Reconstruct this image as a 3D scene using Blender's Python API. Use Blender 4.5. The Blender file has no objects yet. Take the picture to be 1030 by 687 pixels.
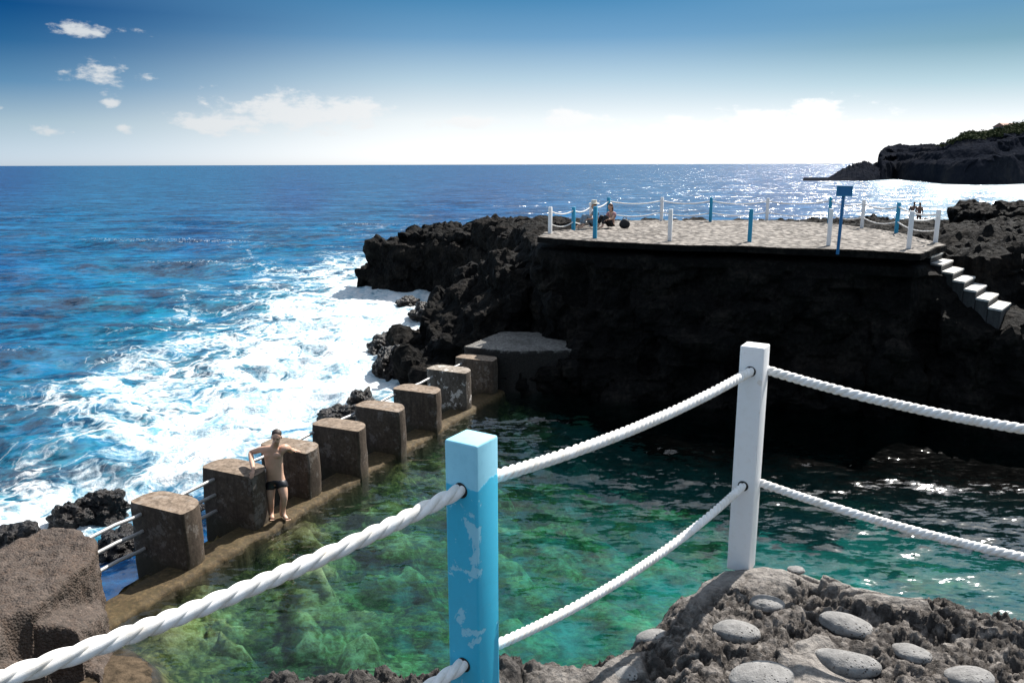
import bpy, bmesh, math, random
import numpy as np
from mathutils import Vector, Matrix

random.seed(7)
rng = np.random.default_rng(11)
sc = bpy.context.scene
COL = sc.collection
R = math.radians

# ------------------------------------------------------------------ survey helpers
EYE = 6.7
FPX = 801.0
PITCH = R(12.54)
SP, CP = math.sin(PITCH), math.cos(PITCH)

def ray(px, py):
    u = (px - 515) / FPX
    v = (343.5 - py) / FPX
    return Vector((u, CP + v * SP, -SP + v * CP))

def Z(px, py, z):
    d = ray(px, py)
    t = (z - EYE) / d.z
    return Vector((d.x * t, d.y * t, z))

def D(px, py, dist):
    d = ray(px, py)
    t = dist / d.y
    return Vector((d.x * t, dist, EYE + d.z * t))

# ------------------------------------------------------------------ noise (numpy)
def _h(ix, iy, iz, s):
    with np.errstate(over='ignore'):
        h = (ix.astype(np.uint32) * np.uint32(374761393) + iy.astype(np.uint32) * np.uint32(668265263)
             + iz.astype(np.uint32) * np.uint32(2246822519) + np.uint32(s * 974711 + 17))
        h = (h ^ (h >> np.uint32(13))) * np.uint32(1274126177)
        h = (h ^ (h >> np.uint32(16))) * np.uint32(2654435761)
        h ^= h >> np.uint32(15)
    return (h & np.uint32(0xFFFFFF)).astype(np.float64) / 16777215.0

def vnoise(p, s=0):
    f = np.floor(p); w = p - f; i = f.astype(np.int64)
    w = w * w * w * (w * (w * 6 - 15) + 10)
    r = 0
    for dx in (0, 1):
        for dy in (0, 1):
            for dz in (0, 1):
                c = _h(i[:, 0] + dx, i[:, 1] + dy, i[:, 2] + dz, s)
                k = (w[:, 0] if dx else 1 - w[:, 0]) * (w[:, 1] if dy else 1 - w[:, 1]) * (w[:, 2] if dz else 1 - w[:, 2])
                r = r + c * k
    return r * 2 - 1

def fbm(p, scale, oct=4, s=0, gain=.5, ridged=False):
    q = p / scale; a = 1.0; r = 0; t = 0
    for o in range(oct):
        n = vnoise(q + o * 17.3, s + o)
        if ridged: n = 1 - 2 * np.abs(n)
        r = r + n * a; t += a; a *= gain; q = q * 2.03
    return r / t

def worley(p, scale, s=0, second=False):
    q = p / scale; f = np.floor(q).astype(np.int64)
    b1 = np.full(len(p), 9.0); b2 = b1.copy(); cid = np.zeros(len(p))
    for dx in (-1, 0, 1):
        for dy in (-1, 0, 1):
            for dz in (-1, 0, 1):
                ix, iy, iz = f[:, 0] + dx, f[:, 1] + dy, f[:, 2] + dz
                cx = ix + _h(ix, iy, iz, s); cy = iy + _h(ix, iy, iz, s + 1); cz = iz + _h(ix, iy, iz, s + 2)
                d = np.sqrt((q[:, 0] - cx) ** 2 + (q[:, 1] - cy) ** 2 + (q[:, 2] - cz) ** 2)
                closer = d < b1
                b2 = np.where(closer, b1, np.minimum(b2, d))
                if second: cid = np.where(closer, _h(ix, iy, iz, s + 3), cid)
                b1 = np.where(closer, d, b1)
    if second: return b1, b2, cid
    return b1

def poly_sd(x, y, poly):
    """signed distance to a closed polygon, positive inside"""
    n = len(poly); d = np.full(x.shape, 1e9); ins = np.zeros(x.shape, bool)
    for i in range(n):
        ax, ay = poly[i][0], poly[i][1]; bx, by = poly[(i + 1) % n][0], poly[(i + 1) % n][1]
        ex, ey = bx - ax, by - ay
        t = np.clip(((x - ax) * ex + (y - ay) * ey) / (ex * ex + ey * ey), 0, 1)
        d = np.minimum(d, np.hypot(x - ax - t * ex, y - ay - t * ey))
        c = ((ay > y) != (by > y)) & (x < ex * (y - ay) / (ey + 1e-12) + ax)
        ins ^= c
    return np.where(ins, d, -d)

# ------------------------------------------------------------------ object helpers
def tag(o, label=None, cat=None, group=None, kind=None):
    if label: o['label'] = label
    if cat: o['category'] = cat
    if group: o['group'] = group
    if kind: o['kind'] = kind
    return o

def empty(name, loc, rz=0):
    o = bpy.data.objects.new(name, None); COL.objects.link(o)
    o.location = loc; o.rotation_euler = (0, 0, rz); o.empty_display_size = .1
    return o

def link(name, me, mat=None, parent=None, smooth=False):
    o = bpy.data.objects.new(name, me); COL.objects.link(o)
    if mat is not None: me.materials.append(mat)
    if parent is not None: o.parent = parent
    if smooth and len(me.polygons):
        me.polygons.foreach_set('use_smooth', [True] * len(me.polygons))
    return o

def mesh_np(name, V, F):
    me = bpy.data.meshes.new(name)
    V = np.asarray(V, np.float32); F = np.asarray(F, np.int32)
    me.vertices.add(len(V)); me.vertices.foreach_set('co', V.ravel())
    k = F.shape[1]
    me.loops.add(F.size); me.loops.foreach_set('vertex_index', F.ravel())
    me.polygons.add(len(F)); me.polygons.foreach_set('loop_start', np.arange(0, F.size, k, dtype=np.int32))
    me.update(calc_edges=True); me.validate()
    return me

def grid_faces(nr, nc):
    i = np.arange(nr * nc).reshape(nr, nc)
    return np.stack([i[:-1, :-1], i[:-1, 1:], i[1:, 1:], i[1:, :-1]], -1).reshape(-1, 4)

def from_bm(name, bm, mat, parent=None, smooth=False):
    bmesh.ops.recalc_face_normals(bm, faces=bm.faces)
    me = bpy.data.meshes.new(name); bm.to_mesh(me); bm.free()
    return link(name, me, mat, parent, smooth)

def attr(me, name, vals):
    a = me.attributes.new(name, 'FLOAT', 'POINT'); a.data.foreach_set('value', np.asarray(vals, np.float32))

def evaluated(ob):
    dg = bpy.context.evaluated_depsgraph_get(); dg.update()
    return bpy.data.meshes.new_from_object(ob.evaluated_get(dg))

def box_bm(bm, c, s, rot=0, bevel=0):
    g = bmesh.ops.create_cube(bm, size=1)
    vs = g['verts']
    M = Matrix.Translation(c) @ Matrix.Rotation(rot, 4, 'Z') @ Matrix.Diagonal((s[0], s[1], s[2], 1))
    bmesh.ops.transform(bm, matrix=M, verts=vs)
    if bevel:
        es = {e for v in vs for e in v.link_edges}
        bmesh.ops.bevel(bm, geom=list(es), offset=bevel, segments=2, affect='EDGES', profile=.6)

def tube(pts, rad, seg=8, closed_ends=True):
    """V,F arrays of a tube through pts with per-point radius"""
    P = np.array([tuple(p) for p in pts], float); n = len(P)
    rad = np.broadcast_to(np.asarray(rad, float), (n,))
    T = np.gradient(P, axis=0); T /= np.linalg.norm(T, axis=1)[:, None]
    up = np.array([0, 0, 1.0]) if abs(T[0][2]) < .9 else np.array([1.0, 0, 0])
    N = np.zeros_like(P); N[0] = np.cross(T[0], up); N[0] /= np.linalg.norm(N[0])
    for i in range(1, n):
        v = N[i - 1] - T[i] * np.dot(N[i - 1], T[i]); N[i] = v / np.linalg.norm(v)
    B = np.cross(T, N)
    a = np.linspace(0, 2 * np.pi, seg, endpoint=False)
    V = P[:, None, :] + rad[:, None, None] * (np.cos(a)[None, :, None] * N[:, None, :] + np.sin(a)[None, :, None] * B[:, None, :])
    V = V.reshape(-1, 3)
    i = np.arange(n * seg).reshape(n, seg)
    F = np.stack([i[:-1], np.roll(i, -1, 1)[:-1], np.roll(i, -1, 1)[1:], i[1:]], -1).reshape(-1, 4)
    if closed_ends:
        V = np.vstack([V, P[0], P[-1]]); a0 = len(V) - 2; a1 = len(V) - 1
        e0 = np.stack([i[0], np.full(seg, a0), np.full(seg, a0), np.roll(i[0], -1)], -1)
        # caps as fans of quads with repeated vertex are invalid, so use small inner rings instead
        V = V[:-2]
    return V, F

def join_np(parts):
    Vs, Fs, o = [], [], 0
    for V, F in parts:
        Vs.append(V); Fs.append(F + o); o += len(V)
    return np.vstack(Vs), np.vstack(Fs)

# ------------------------------------------------------------------ materials
def newmat(name):
    m = bpy.data.materials.new(name); m.use_nodes = True
    nt = m.node_tree
    for n in list(nt.nodes): nt.nodes.remove(n)
    return m, nt

class N:
    """small node builder"""
    def __init__(s, nt): s.nt = nt
    def __call__(s, typ, _in=None, **kw):
        n = s.nt.nodes.new(typ)
        for k, v in kw.items(): setattr(n, k, v)
        for k, v in (_in or {}).items():
            if hasattr(v, 'links') or isinstance(v, bpy.types.NodeSocket): s.nt.links.new(v, n.inputs[k])
            else: n.inputs[k].default_value = v
        return n
    def math(s, op, a, b=0.0, c=None, clamp=False):
        i = {0: a, 1: b}
        if c is not None: i[2] = c
        return s('ShaderNodeMath', i, operation=op, use_clamp=clamp).outputs[0]
    def noise(s, vec, scale, detail=4, rough=.55, dist=0):
        return s('ShaderNodeTexNoise', {'Vector': vec, 'Scale': scale, 'Detail': detail, 'Roughness': rough, 'Distortion': dist}).outputs['Fac']
    def ramp(s, fac, stops, interp='LINEAR'):
        n = s('ShaderNodeValToRGB', {'Fac': fac}); cr = n.color_ramp; cr.interpolation = interp
        while len(cr.elements) < len(stops): cr.elements.new(.5)
        for e, (p, c) in zip(cr.elements, stops):
            e.position = p; e.color = (*c, 1) if len(c) == 3 else c
        return n.outputs[0]
    def mix(s, fac, a, b):
        n = s('ShaderNodeMix', data_type='RGBA')
        for k, v in ((0, fac), (6, a), (7, b)):
            if isinstance(v, bpy.types.NodeSocket): s.nt.links.new(v, n.inputs[k])
            else: n.inputs[k].default_value = (*v, 1) if isinstance(v, tuple) and len(v) == 3 else v
        return n.outputs[2]
    def mapr(s, v, a, b, c=0.0, d=1.0, smooth=False):
        n = s('ShaderNodeMapRange', {0: v, 1: a, 2: b, 3: c, 4: d})
        if smooth: n.interpolation_type = 'SMOOTHSTEP'
        return n.outputs[0]
    def bump(s, h, strength=.5, dist=.02, normal=None):
        i = {'Height': h, 'Strength': strength, 'Distance': dist}
        if normal is not None: i['Normal'] = normal
        return s('ShaderNodeBump', i).outputs[0]
    def out(s, surf, vol=None):
        o = s('ShaderNodeOutputMaterial', {'Surface': surf} if surf is not None else {})
        if vol is not None: s.nt.links.new(vol, o.inputs['Volume'])
    def pr(s, base, rough=.8, normal=None, spec=.5, **kw):
        i = {'Base Color': base if isinstance(base, bpy.types.NodeSocket) else (*base, 1), 'Roughness': rough, 'Specular IOR Level': spec}
        if normal is not None: i['Normal'] = normal
        i.update({k.replace('_', ' '): v for k, v in kw.items()})
        return s('ShaderNodeBsdfPrincipled', i).outputs[0]
    def geo(s): return s('ShaderNodeNewGeometry').outputs['Position']
    def obj(s): return s('ShaderNodeTexCoord').outputs['Object']

def mat_rock(name, cols, scale=1.0, bumpd=.05, rough=.85, wet=True, spec=.4):
    m, nt = newmat(name); n = N(nt); p = n.geo()
    a = n.noise(p, 1.1 * scale, 6, .65)
    b = n.noise(p, 9 * scale, 5, .7)
    v = n('ShaderNodeTexVoronoi', {'Vector': p, 'Scale': 5 * scale, 'Randomness': 1.0}, feature='F1').outputs['Distance']
    c = n.ramp(n.math('ADD', n.math('MULTIPLY', a, .6), n.math('MULTIPLY', b, .4)), [(.3, cols[0]), (.5, cols[1]), (.68, cols[2])])
    h = n.math('ADD', n.math('MULTIPLY', b, 1.0), n.math('MULTIPLY', v, .7))
    nb = n.bump(h, .9, bumpd)
    rg = n.mapr(a, .35, .65, rough - .15, rough + .05)
    n.out(n.pr(c, rg, nb, spec)); return m

M = {}
M['lava'] = mat_rock('black_lava', [(.003, .003, .0035), (.009, .0085, .008), (.036, .030, .025)], 1.0, .12, .8, spec=.05)
M['shore'] = mat_rock('wet_shore_rock', [(.005, .005, .005), (.013, .011, .011), (.05, .038, .03)], 2.5, .05, .4, spec=.35)
M['headland'] = mat_rock('headland_rock', [(.008, .010, .015), (.014, .016, .022), (.028, .028, .030)], .06, 1.2, 1.0, spec=.0)
M['scrub'] = mat_rock('headland_scrub', [(.03, .045, .02), (.06, .075, .03), (.11, .11, .05)], .3, .6, .95, spec=.1)

def mat_ground():
    m, nt = newmat('foreground_conglomerate'); n = N(nt); p = n.geo()
    a = n.noise(p, 2.2, 5, .6); b = n.noise(p, 28, 6, .72); d = n.noise(p, 120, 4, .7)
    cell = n('ShaderNodeTexVoronoi', {'Vector': p, 'Scale': 38.0, 'Randomness': 1.0}, feature='F1')
    pit = n('ShaderNodeAttribute', attribute_name='pit').outputs['Fac']
    g = n.ramp(b, [(.28, (.022, .018, .016)), (.45, (.11, .095, .084)), (.62, (.29, .26, .235)), (.78, (.50, .46, .42))])
    g = n.mix(pit, g, (.022, .018, .016))  # shade in the pits put into the colour, plus darker stones
    grit = n.mix(n.mapr(cell.outputs['Color'], .0, 1.0, 0, .35), g, (.10, .085, .075))
    smooth = n.attr = n('ShaderNodeAttribute', attribute_name='mortar').outputs['Fac']
    mort = n.ramp(b, [(.3, (.13, .115, .104)), (.7, (.36, .33, .30))])
    c = n.mix(smooth, grit, mort)
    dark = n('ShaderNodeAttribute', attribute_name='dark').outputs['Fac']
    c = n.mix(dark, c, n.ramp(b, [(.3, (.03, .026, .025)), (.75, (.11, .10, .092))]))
    h = n.math('ADD', n.math('MULTIPLY', b, 1.0), n.math('ADD', n.math('MULTIPLY', d, .45), n.math('MULTIPLY', cell.outputs['Distance'], .6)))
    nb = n.bump(h, 1.0, .022)
    n.out(n.pr(c, .85, nb, .35)); return m
M['ground'] = mat_ground()

def mat_cobble(seed):
    m, nt = newmat('beach_stone'); n = N(nt); p = n.obj()
    b = n.noise(p, 22, 5, .7); d = n.noise(p, 160, 3, .8)
    c = n.ramp(b, [(.25, (.12, .116, .112)), (.5, (.22, .213, .205)), (.75, (.32, .31, .30))])
    pits = n.mapr(n('ShaderNodeTexVoronoi', {'Vector': p, 'Scale': 75.0, 'Randomness': 1.0}).outputs['Distance'], .06, .28)
    pm = n.mapr(n.noise(p, 14, 2), .45, .6)
    pits2 = n.math('MAXIMUM', pits, n.math('SUBTRACT', 1.0, pm))
    c = n.mix(pits2, (.08, .072, .066), c)
    h = n.math('ADD', n.math('MULTIPLY', pits2, .8), n.math('ADD', n.math('MULTIPLY', d, .35), n.math('MULTIPLY', b, .5)))
    n.out(n.pr(c, .8, n.bump(h, 1.0, .010), .3)); return m
M['stone'] = mat_cobble(0)

def mat_concrete(name, cols, stain=(.05, .035, .022), scale=1.0, aggregate=.0, salt=0.0, wetline=False, dark_sides=0.0):
    m, nt = newmat(name); n = N(nt); p = n.geo()
    a = n.noise(p, 1.3 * scale, 6, .65); b = n.noise(p, 14 * scale, 5, .7); f = n.noise(p, 90 * scale, 3, .7)
    c = n.ramp(b, [(.28, cols[0]), (.5, cols[1]), (.75, cols[2])])
    # vertical run marks
    mp = n('ShaderNodeMapping', {'Vector': p, 'Scale': (5, 5, .6)}).outputs[0]
    s = n.mapr(n.noise(mp, 1.6, 5, .65), .46, .64)
    c = n.mix(n.math('MULTIPLY', s, .65), c, stain)
    c = n.mix(n.mapr(a, .5, .72, 0, .55), c, (stain[0] * 1.6, stain[1] * 1.5, stain[2] * 1.3))
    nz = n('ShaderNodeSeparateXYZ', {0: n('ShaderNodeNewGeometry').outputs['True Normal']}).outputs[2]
    if dark_sides: c = n.mix(n.math('MULTIPLY', n.mapr(nz, .2, .6, 1, 0), n.mapr(b, .3, .7, dark_sides, dark_sides * .75), clamp=True), c, (.012, .010, .009) if dark_sides > 1 else (.022, .014, .010))  # upright faces darkened in colour for their shade, with algae stain on pillars
    if salt:
        c = n.mix(n.mapr(n.noise(p, 3.1, 6, .75), .56, .60, 0, salt), c, (.62, .58, .54))
    if wetline:
        z = n('ShaderNodeSeparateXYZ', {0: p}).outputs[2]
        w = n.mapr(n.math('ADD', z, n.math('MULTIPLY', b, .12)), .12, .32, 1, 0)
        c = n.mix(n.math('MULTIPLY', w, .75), c, (.035, .028, .012))
    ag = n('ShaderNodeTexVoronoi', {'Vector': p, 'Scale': 32.0 * scale, 'Randomness': 1.0})
    h = n.math('ADD', n.math('MULTIPLY', b, .8), n.math('MULTIPLY', f, .4))
    if aggregate:
        c = n.mix(n.mapr(ag.outputs['Color'], .2, .9, 0, aggregate), c, (.035, .03, .026))
        h = n.math('ADD', h, n.math('MULTIPLY', ag.outputs['Distance'], -1.2))
    n.out(n.pr(c, .82, n.bump(h, .75, .02 if aggregate else .012), .35)); return m
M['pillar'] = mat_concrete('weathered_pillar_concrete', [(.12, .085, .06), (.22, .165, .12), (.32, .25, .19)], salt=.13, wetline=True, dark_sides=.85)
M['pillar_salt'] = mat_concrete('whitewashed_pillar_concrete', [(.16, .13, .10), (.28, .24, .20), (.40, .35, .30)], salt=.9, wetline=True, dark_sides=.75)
M['ledge'] = mat_concrete('algae_ledge_concrete', [(.02, .014, .007), (.065, .043, .018), (.15, .10, .045)], stain=(.04, .03, .01))
M['block'] = mat_concrete('pebbly_block_concrete', [(.035, .026, .021), (.08, .060, .048), (.16, .122, .10)], stain=(.06, .038, .026), aggregate=.55)
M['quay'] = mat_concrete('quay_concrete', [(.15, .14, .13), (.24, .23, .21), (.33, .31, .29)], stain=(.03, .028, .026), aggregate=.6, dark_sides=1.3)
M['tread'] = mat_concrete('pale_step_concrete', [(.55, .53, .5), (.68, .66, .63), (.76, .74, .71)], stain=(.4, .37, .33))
M['stepdark'] = mat_concrete('shaded_step_side_concrete', [(.04, .04, .042), (.06, .06, .06), (.09, .088, .085)], stain=(.03, .03, .03))  # step sides: their shade put into a darker copy of the concrete

def mat_terrace():
    m, nt = newmat('cobbled_terrace_paving'); n = N(nt); p = n.geo()
    v = n('ShaderNodeTexVoronoi', {'Vector': p, 'Scale': 4.2, 'Randomness': .9})
    b = n.noise(p, 2.0, 5, .65); f = n.noise(p, 30, 4, .7)
    c = n.ramp(b, [(.3, (.15, .135, .12)), (.5, (.25, .225, .20)), (.7, (.36, .33, .30))])
    c = n.mix(n.mapr(v.outputs['Color'], 0, 1, 0, .4), c, (.19, .16, .135))
    c = n.mix(n.mapr(v.outputs['Distance'], .38, .62, 0, .85), c, (.06, .05, .042))
    h = n.math('ADD', n.math('MULTIPLY', v.outputs['Distance'], -1.0), n.math('MULTIPLY', f, .2))
    n.out(n.pr(c, .85, n.bump(h, 1.0, .10), .3)); return m
M['terrace'] = mat_terrace()
M['terrace_wall'] = M['lava']

def mat_paint(name, col, chip_glare, amount=.5, grime=(.35, .3, .24), top=0.0, rough=.45, scale=1.0):
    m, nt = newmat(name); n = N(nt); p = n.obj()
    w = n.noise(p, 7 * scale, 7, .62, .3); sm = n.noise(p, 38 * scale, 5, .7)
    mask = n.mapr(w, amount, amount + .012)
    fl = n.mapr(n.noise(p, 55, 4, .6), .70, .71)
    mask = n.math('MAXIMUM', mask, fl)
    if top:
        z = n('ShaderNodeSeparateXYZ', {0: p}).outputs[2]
        t = n.mapr(n.math('ADD', z, n.math('MULTIPLY', n.math('SUBTRACT', w, .5), .10)), top, top + .004)  # sun glare on the top put into the colour, along with wear
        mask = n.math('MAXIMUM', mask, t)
    c = n.mix(mask, col, chip_glare)
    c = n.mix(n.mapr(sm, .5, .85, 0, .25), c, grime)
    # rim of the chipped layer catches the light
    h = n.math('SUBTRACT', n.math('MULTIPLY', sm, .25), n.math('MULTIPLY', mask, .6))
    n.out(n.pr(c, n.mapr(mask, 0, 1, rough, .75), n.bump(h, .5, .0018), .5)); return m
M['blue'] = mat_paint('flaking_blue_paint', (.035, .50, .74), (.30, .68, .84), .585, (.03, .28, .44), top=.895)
M['white'] = mat_paint('white_post_paint', (.88, .875, .87), (.78, .74, .69), .63, (.62, .55, .47))
M['blue_far'] = mat_paint('blue_post_paint', (.02, .30, .50), (.06, .36, .55), .75, (.02, .22, .36))
M['sign'] = mat_paint('blue_sign_paint', (.012, .15, .36), (.05, .2, .4), .8, (.01, .12, .3))

def mat_rope():
    m, nt = newmat('white_rope_fibre'); n = N(nt); p = n.obj()
    a = n.noise(p, 25, 4, .6); f = n.noise(p, 600, 3, .6)
    c = n.mix(n.mapr(a, .42, .70, 0, .7), (.88, .87, .85), (.66, .60, .51))
    n.out(n.pr(c, .75, n.bump(f, .35, .0012), .3, Subsurface_Weight=0.0)); return m
M['rope'] = mat_rope()

def simple(name, col, rough=.6, metal=0, spec=.5, nscale=20, var=.25):
    m, nt = newmat(name); n = N(nt); p = n.obj()
    a = n.noise(p, nscale, 4, .6)
    c = n.mix(n.mapr(a, .3, .7), col, tuple(x * (1 - var) for x in col))
    n.out(n.pr(c, rough, n.bump(a, .2, .004), spec, Metallic=float(metal))); return m
M['pipe'] = simple('grey_rail_pipe', (.45, .44, .43), .5, .3)
M['skin'] = simple('tanned_skin', (.66, .40, .28), .5, nscale=8)
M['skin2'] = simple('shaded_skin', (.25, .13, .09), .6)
M['hair'] = simple('short_dark_hair', (.035, .022, .016), .6)
M['hair_red'] = simple('brown_hair', (.10, .04, .025), .6)
M['shorts'] = simple('dark_swim_trunks', (.012, .014, .02), .45)
M['pink'] = simple('pink_top', (.48, .24, .26), .8)
M['blackcloth'] = simple('black_cloth', (.015, .016, .02), .8)
M['greycloth'] = simple('blue_grey_cloth', (.22, .28, .34), .8)
M['hat'] = simple('cream_hat', (.75, .70, .60), .8)
M['lip'] = simple('lips', (.30, .11, .09), .5)
M['eye'] = simple('dark_eye', (.03, .02, .015), .3)
M['plaster'] = simple('white_plaster', (.72, .70, .68), .8, nscale=.5)
M['tile'] = simple('faded_roof_tile', (.42, .22, .16), .8, nscale=.8)
M['glass'] = simple('dark_window', (.03, .04, .05), .2, nscale=.5)

def wavy(n, p, layers):
    acc = None
    for sc3, rot, scale, amp, det in layers:
        q = n('ShaderNodeMapping', {'Vector': p, 'Rotation': (0, 0, R(rot)), 'Scale': sc3}).outputs[0]
        c = n('ShaderNodeTexNoise', {'Vector': q, 'Scale': scale, 'Detail': det, 'Roughness': .6}).outputs['Color']
        v = n('ShaderNodeVectorMath', {0: c, 1: (.5, .5, .5)}, operation='SUBTRACT').outputs[0]
        v = n('ShaderNodeVectorMath', {0: v, 1: (amp * .8, amp, 0)}, operation='MULTIPLY').outputs[0]
        acc = v if acc is None else n('ShaderNodeVectorMath', {0: acc, 1: v}, operation='ADD').outputs[0]
    g = n('ShaderNodeNewGeometry').outputs['Normal']
    v = n('ShaderNodeVectorMath', {0: g, 1: acc}, operation='ADD').outputs[0]
    return n('ShaderNodeVectorMath', {0: v}, operation='NORMALIZE').outputs[0]
# water ------------------------------------------------------------
def mat_sea():
    m, nt = newmat('open_sea_water'); n = N(nt); p = n.geo()
    foam = n('ShaderNodeAttribute', attribute_name='foam').outputs['Fac']
    turq = n('ShaderNodeAttribute', attribute_name='turq').outputs['Fac']
    crest = n('ShaderNodeAttribute', attribute_name='crest').outputs['Fac']
    # warped lace of foam
    wn = n('ShaderNodeTexNoise', {'Vector': p, 'Scale': .35, 'Detail': 4.0, 'Roughness': .6}).outputs['Color']
    wv = n('ShaderNodeVectorMath', {0: wn, 1: (.5, .5, .5)}, operation='SUBTRACT').outputs[0]
    wv = n('ShaderNodeVectorMath', {0: wv, 'Scale': 4.5}, operation='SCALE').outputs[0]
    pw = n('ShaderNodeVectorMath', {0: p, 1: wv}, operation='ADD').outputs[0]
    flat = n('ShaderNodeMapping', {'Vector': pw, 'Scale': (1, .8, .0)}).outputs[0]
    e1 = n('ShaderNodeTexVoronoi', {'Vector': flat, 'Scale': .75, 'Randomness': 1.0}, feature='DISTANCE_TO_EDGE').outputs['Distance']
    e2 = n('ShaderNodeTexVoronoi', {'Vector': flat, 'Scale': 2.6, 'Randomness': 1.0}, feature='DISTANCE_TO_EDGE').outputs['Distance']
    big = n.noise(flat, .55, 8, .68)
    fine = n.noise(p, 5.5, 6, .7)
    lace = n.math('SUBTRACT', 1.0, n.math('MULTIPLY', e1, 1.9))
    lace = n.math('ADD', n.math('MULTIPLY', lace, .34), n.math('MULTIPLY', n.math('SUBTRACT', 1.0, n.math('MULTIPLY', e2, 2.4)), .20))
    tex = n.math('ADD', lace, n.math('ADD', n.math('MULTIPLY', big, .55), n.math('MULTIPLY', fine, .22)))   # about .35 .. 1.1
    thr = n.mapr(foam, 0, 1, 1.16, .44)
    fm = n.mapr(n.math('SUBTRACT', tex, thr), -.05, .20, 0, 1, smooth=True)
    cap = n.math('MULTIPLY', n.mapr(crest, .55, .95), n.mapr(fine, .56, .66))
    fm = n.math('MAXIMUM', fm, cap)
    veil = n.math('MULTIPLY', n.mapr(foam, .35, .95, 0, .9), n.mapr(big, .36, .60))
    deep = n.mix(n.mapr(n.noise(p, .05, 3), .35, .65), (.0008, .036, .128), (.0012, .056, .175))
    tq = n.mix(n.mapr(big, .4, .6), (.001, .115, .20), (.006, .22, .30))
    base = n.mix(turq, deep, tq)
    base = n.mix(veil, base, (.13, .46, .55))
    # ripples, in sizes from palm to swell
    nb = wavy(n, p, [((.5, 1.1, 1), 6, .22, 1.6, 4.0), ((.6, 1.2, 1), -8, 1.1, 2.2, 4.0), ((.8, 1.2, 1), 12, 5.0, 1.1, 3.0)])
    chop = n.noise(n('ShaderNodeMapping', {'Vector': p, 'Rotation': (0, 0, R(4)), 'Scale': (.42, 1.2, 1)}).outputs[0], .38, 8, .72)
    chop2 = n.noise(n('ShaderNodeMapping', {'Vector': p, 'Rotation': (0, 0, R(-9)), 'Scale': (.5, 1.3, 1)}).outputs[0], 2.0, 6, .75)
    chop = n.math('ADD', n.math('MULTIPLY', chop, .5), n.math('MULTIPLY', chop2, .5))
    base = n.mix(n.mapr(chop, .43, .53, .85, 0), base, (.0004, .010, .040))  # dark wave troughs painted into the water colour
    base = n.mix(n.mapr(chop, .515, .60, 0, .65), base, (.008, .13, .28))  # bright wave faces painted in the same way
    fr = n.math('MINIMUM', n('ShaderNodeFresnel', {'IOR': 1.33, 'Normal': nb}).outputs[0], .17)
    water = n('ShaderNodeMixShader', {0: fr, 1: n('ShaderNodeBsdfDiffuse', {'Color': base, 'Normal': nb}).outputs[0],
              2: n('ShaderNodeBsdfGlossy', {'Color': (1, 1, 1, 1), 'Roughness': .22, 'Normal': nb}).outputs[0]}).outputs[0]
    fb = n.bump(n.math('ADD', tex, n.math('MULTIPLY', fine, .6)), .6, .25)
    fo = n.pr(n.mix(n.mapr(n.math('ADD', big, n.math('MULTIPLY', fine, .5)), .58, .84), (.26, .46, .56), (.80, .82, .83)), .9, fb, .2)
    mx = n('ShaderNodeMixShader', {0: fm, 1: water, 2: fo})
    n.out(mx.outputs[0]); return m
M['sea'] = mat_sea()

def mat_pool():
    m, nt = newmat('clear_pool_water'); n = N(nt); p = n.geo()
    st = n('ShaderNodeMapping', {'Vector': p, 'Rotation': (0, 0, R(-8)), 'Scale': (.75, 1.5, 1)}).outputs[0]
    r1 = n.noise(st, 2.6, 3, .55, .4); r2 = n.noise(st, 9.0, 3, .5)
    nb = wavy(n, p, [((.6, 1.7, 1), -8, 2.4, .46, 3.0), ((.6, 1.5, 1), 10, 7.0, .62, 2.0)])
    inc = n('ShaderNodeNewGeometry').outputs['Incoming']
    cs = n.math('ABSOLUTE', n('ShaderNodeVectorMath', {0: nb, 1: inc}, operation='DOT_PRODUCT').outputs['Value'])
    fr = n.math('ADD', .02, n.math('MULTIPLY', .98, n.math('POWER', n.math('SUBTRACT', 1.0, cs, clamp=True), 4.1)))
    gl = n('ShaderNodeBsdfGlossy', {'Color': (1, 1, 1, 1), 'Roughness': .075, 'Normal': nb}).outputs[0]
    tr = n('ShaderNodeBsdfTransparent', {'Color': (.97, 1, 1, 1)}).outputs[0]
    rf = n('ShaderNodeBsdfRefraction', {'Color': (.97, 1, 1, 1), 'Roughness': .0, 'IOR': 1.33, 'Normal': nb}).outputs[0]
    body = n('ShaderNodeMixShader', {0: .45, 1: tr, 2: rf}).outputs[0]
    s = n('ShaderNodeMixShader', {0: fr, 1: body, 2: gl}).outputs[0]
    vol = n('ShaderNodeVolumeAbsorption', {'Color': (.06, .82, .84, 1), 'Density': .46}).outputs[0]
    n.out(s, vol); return m
M['pool'] = mat_pool()

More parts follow.
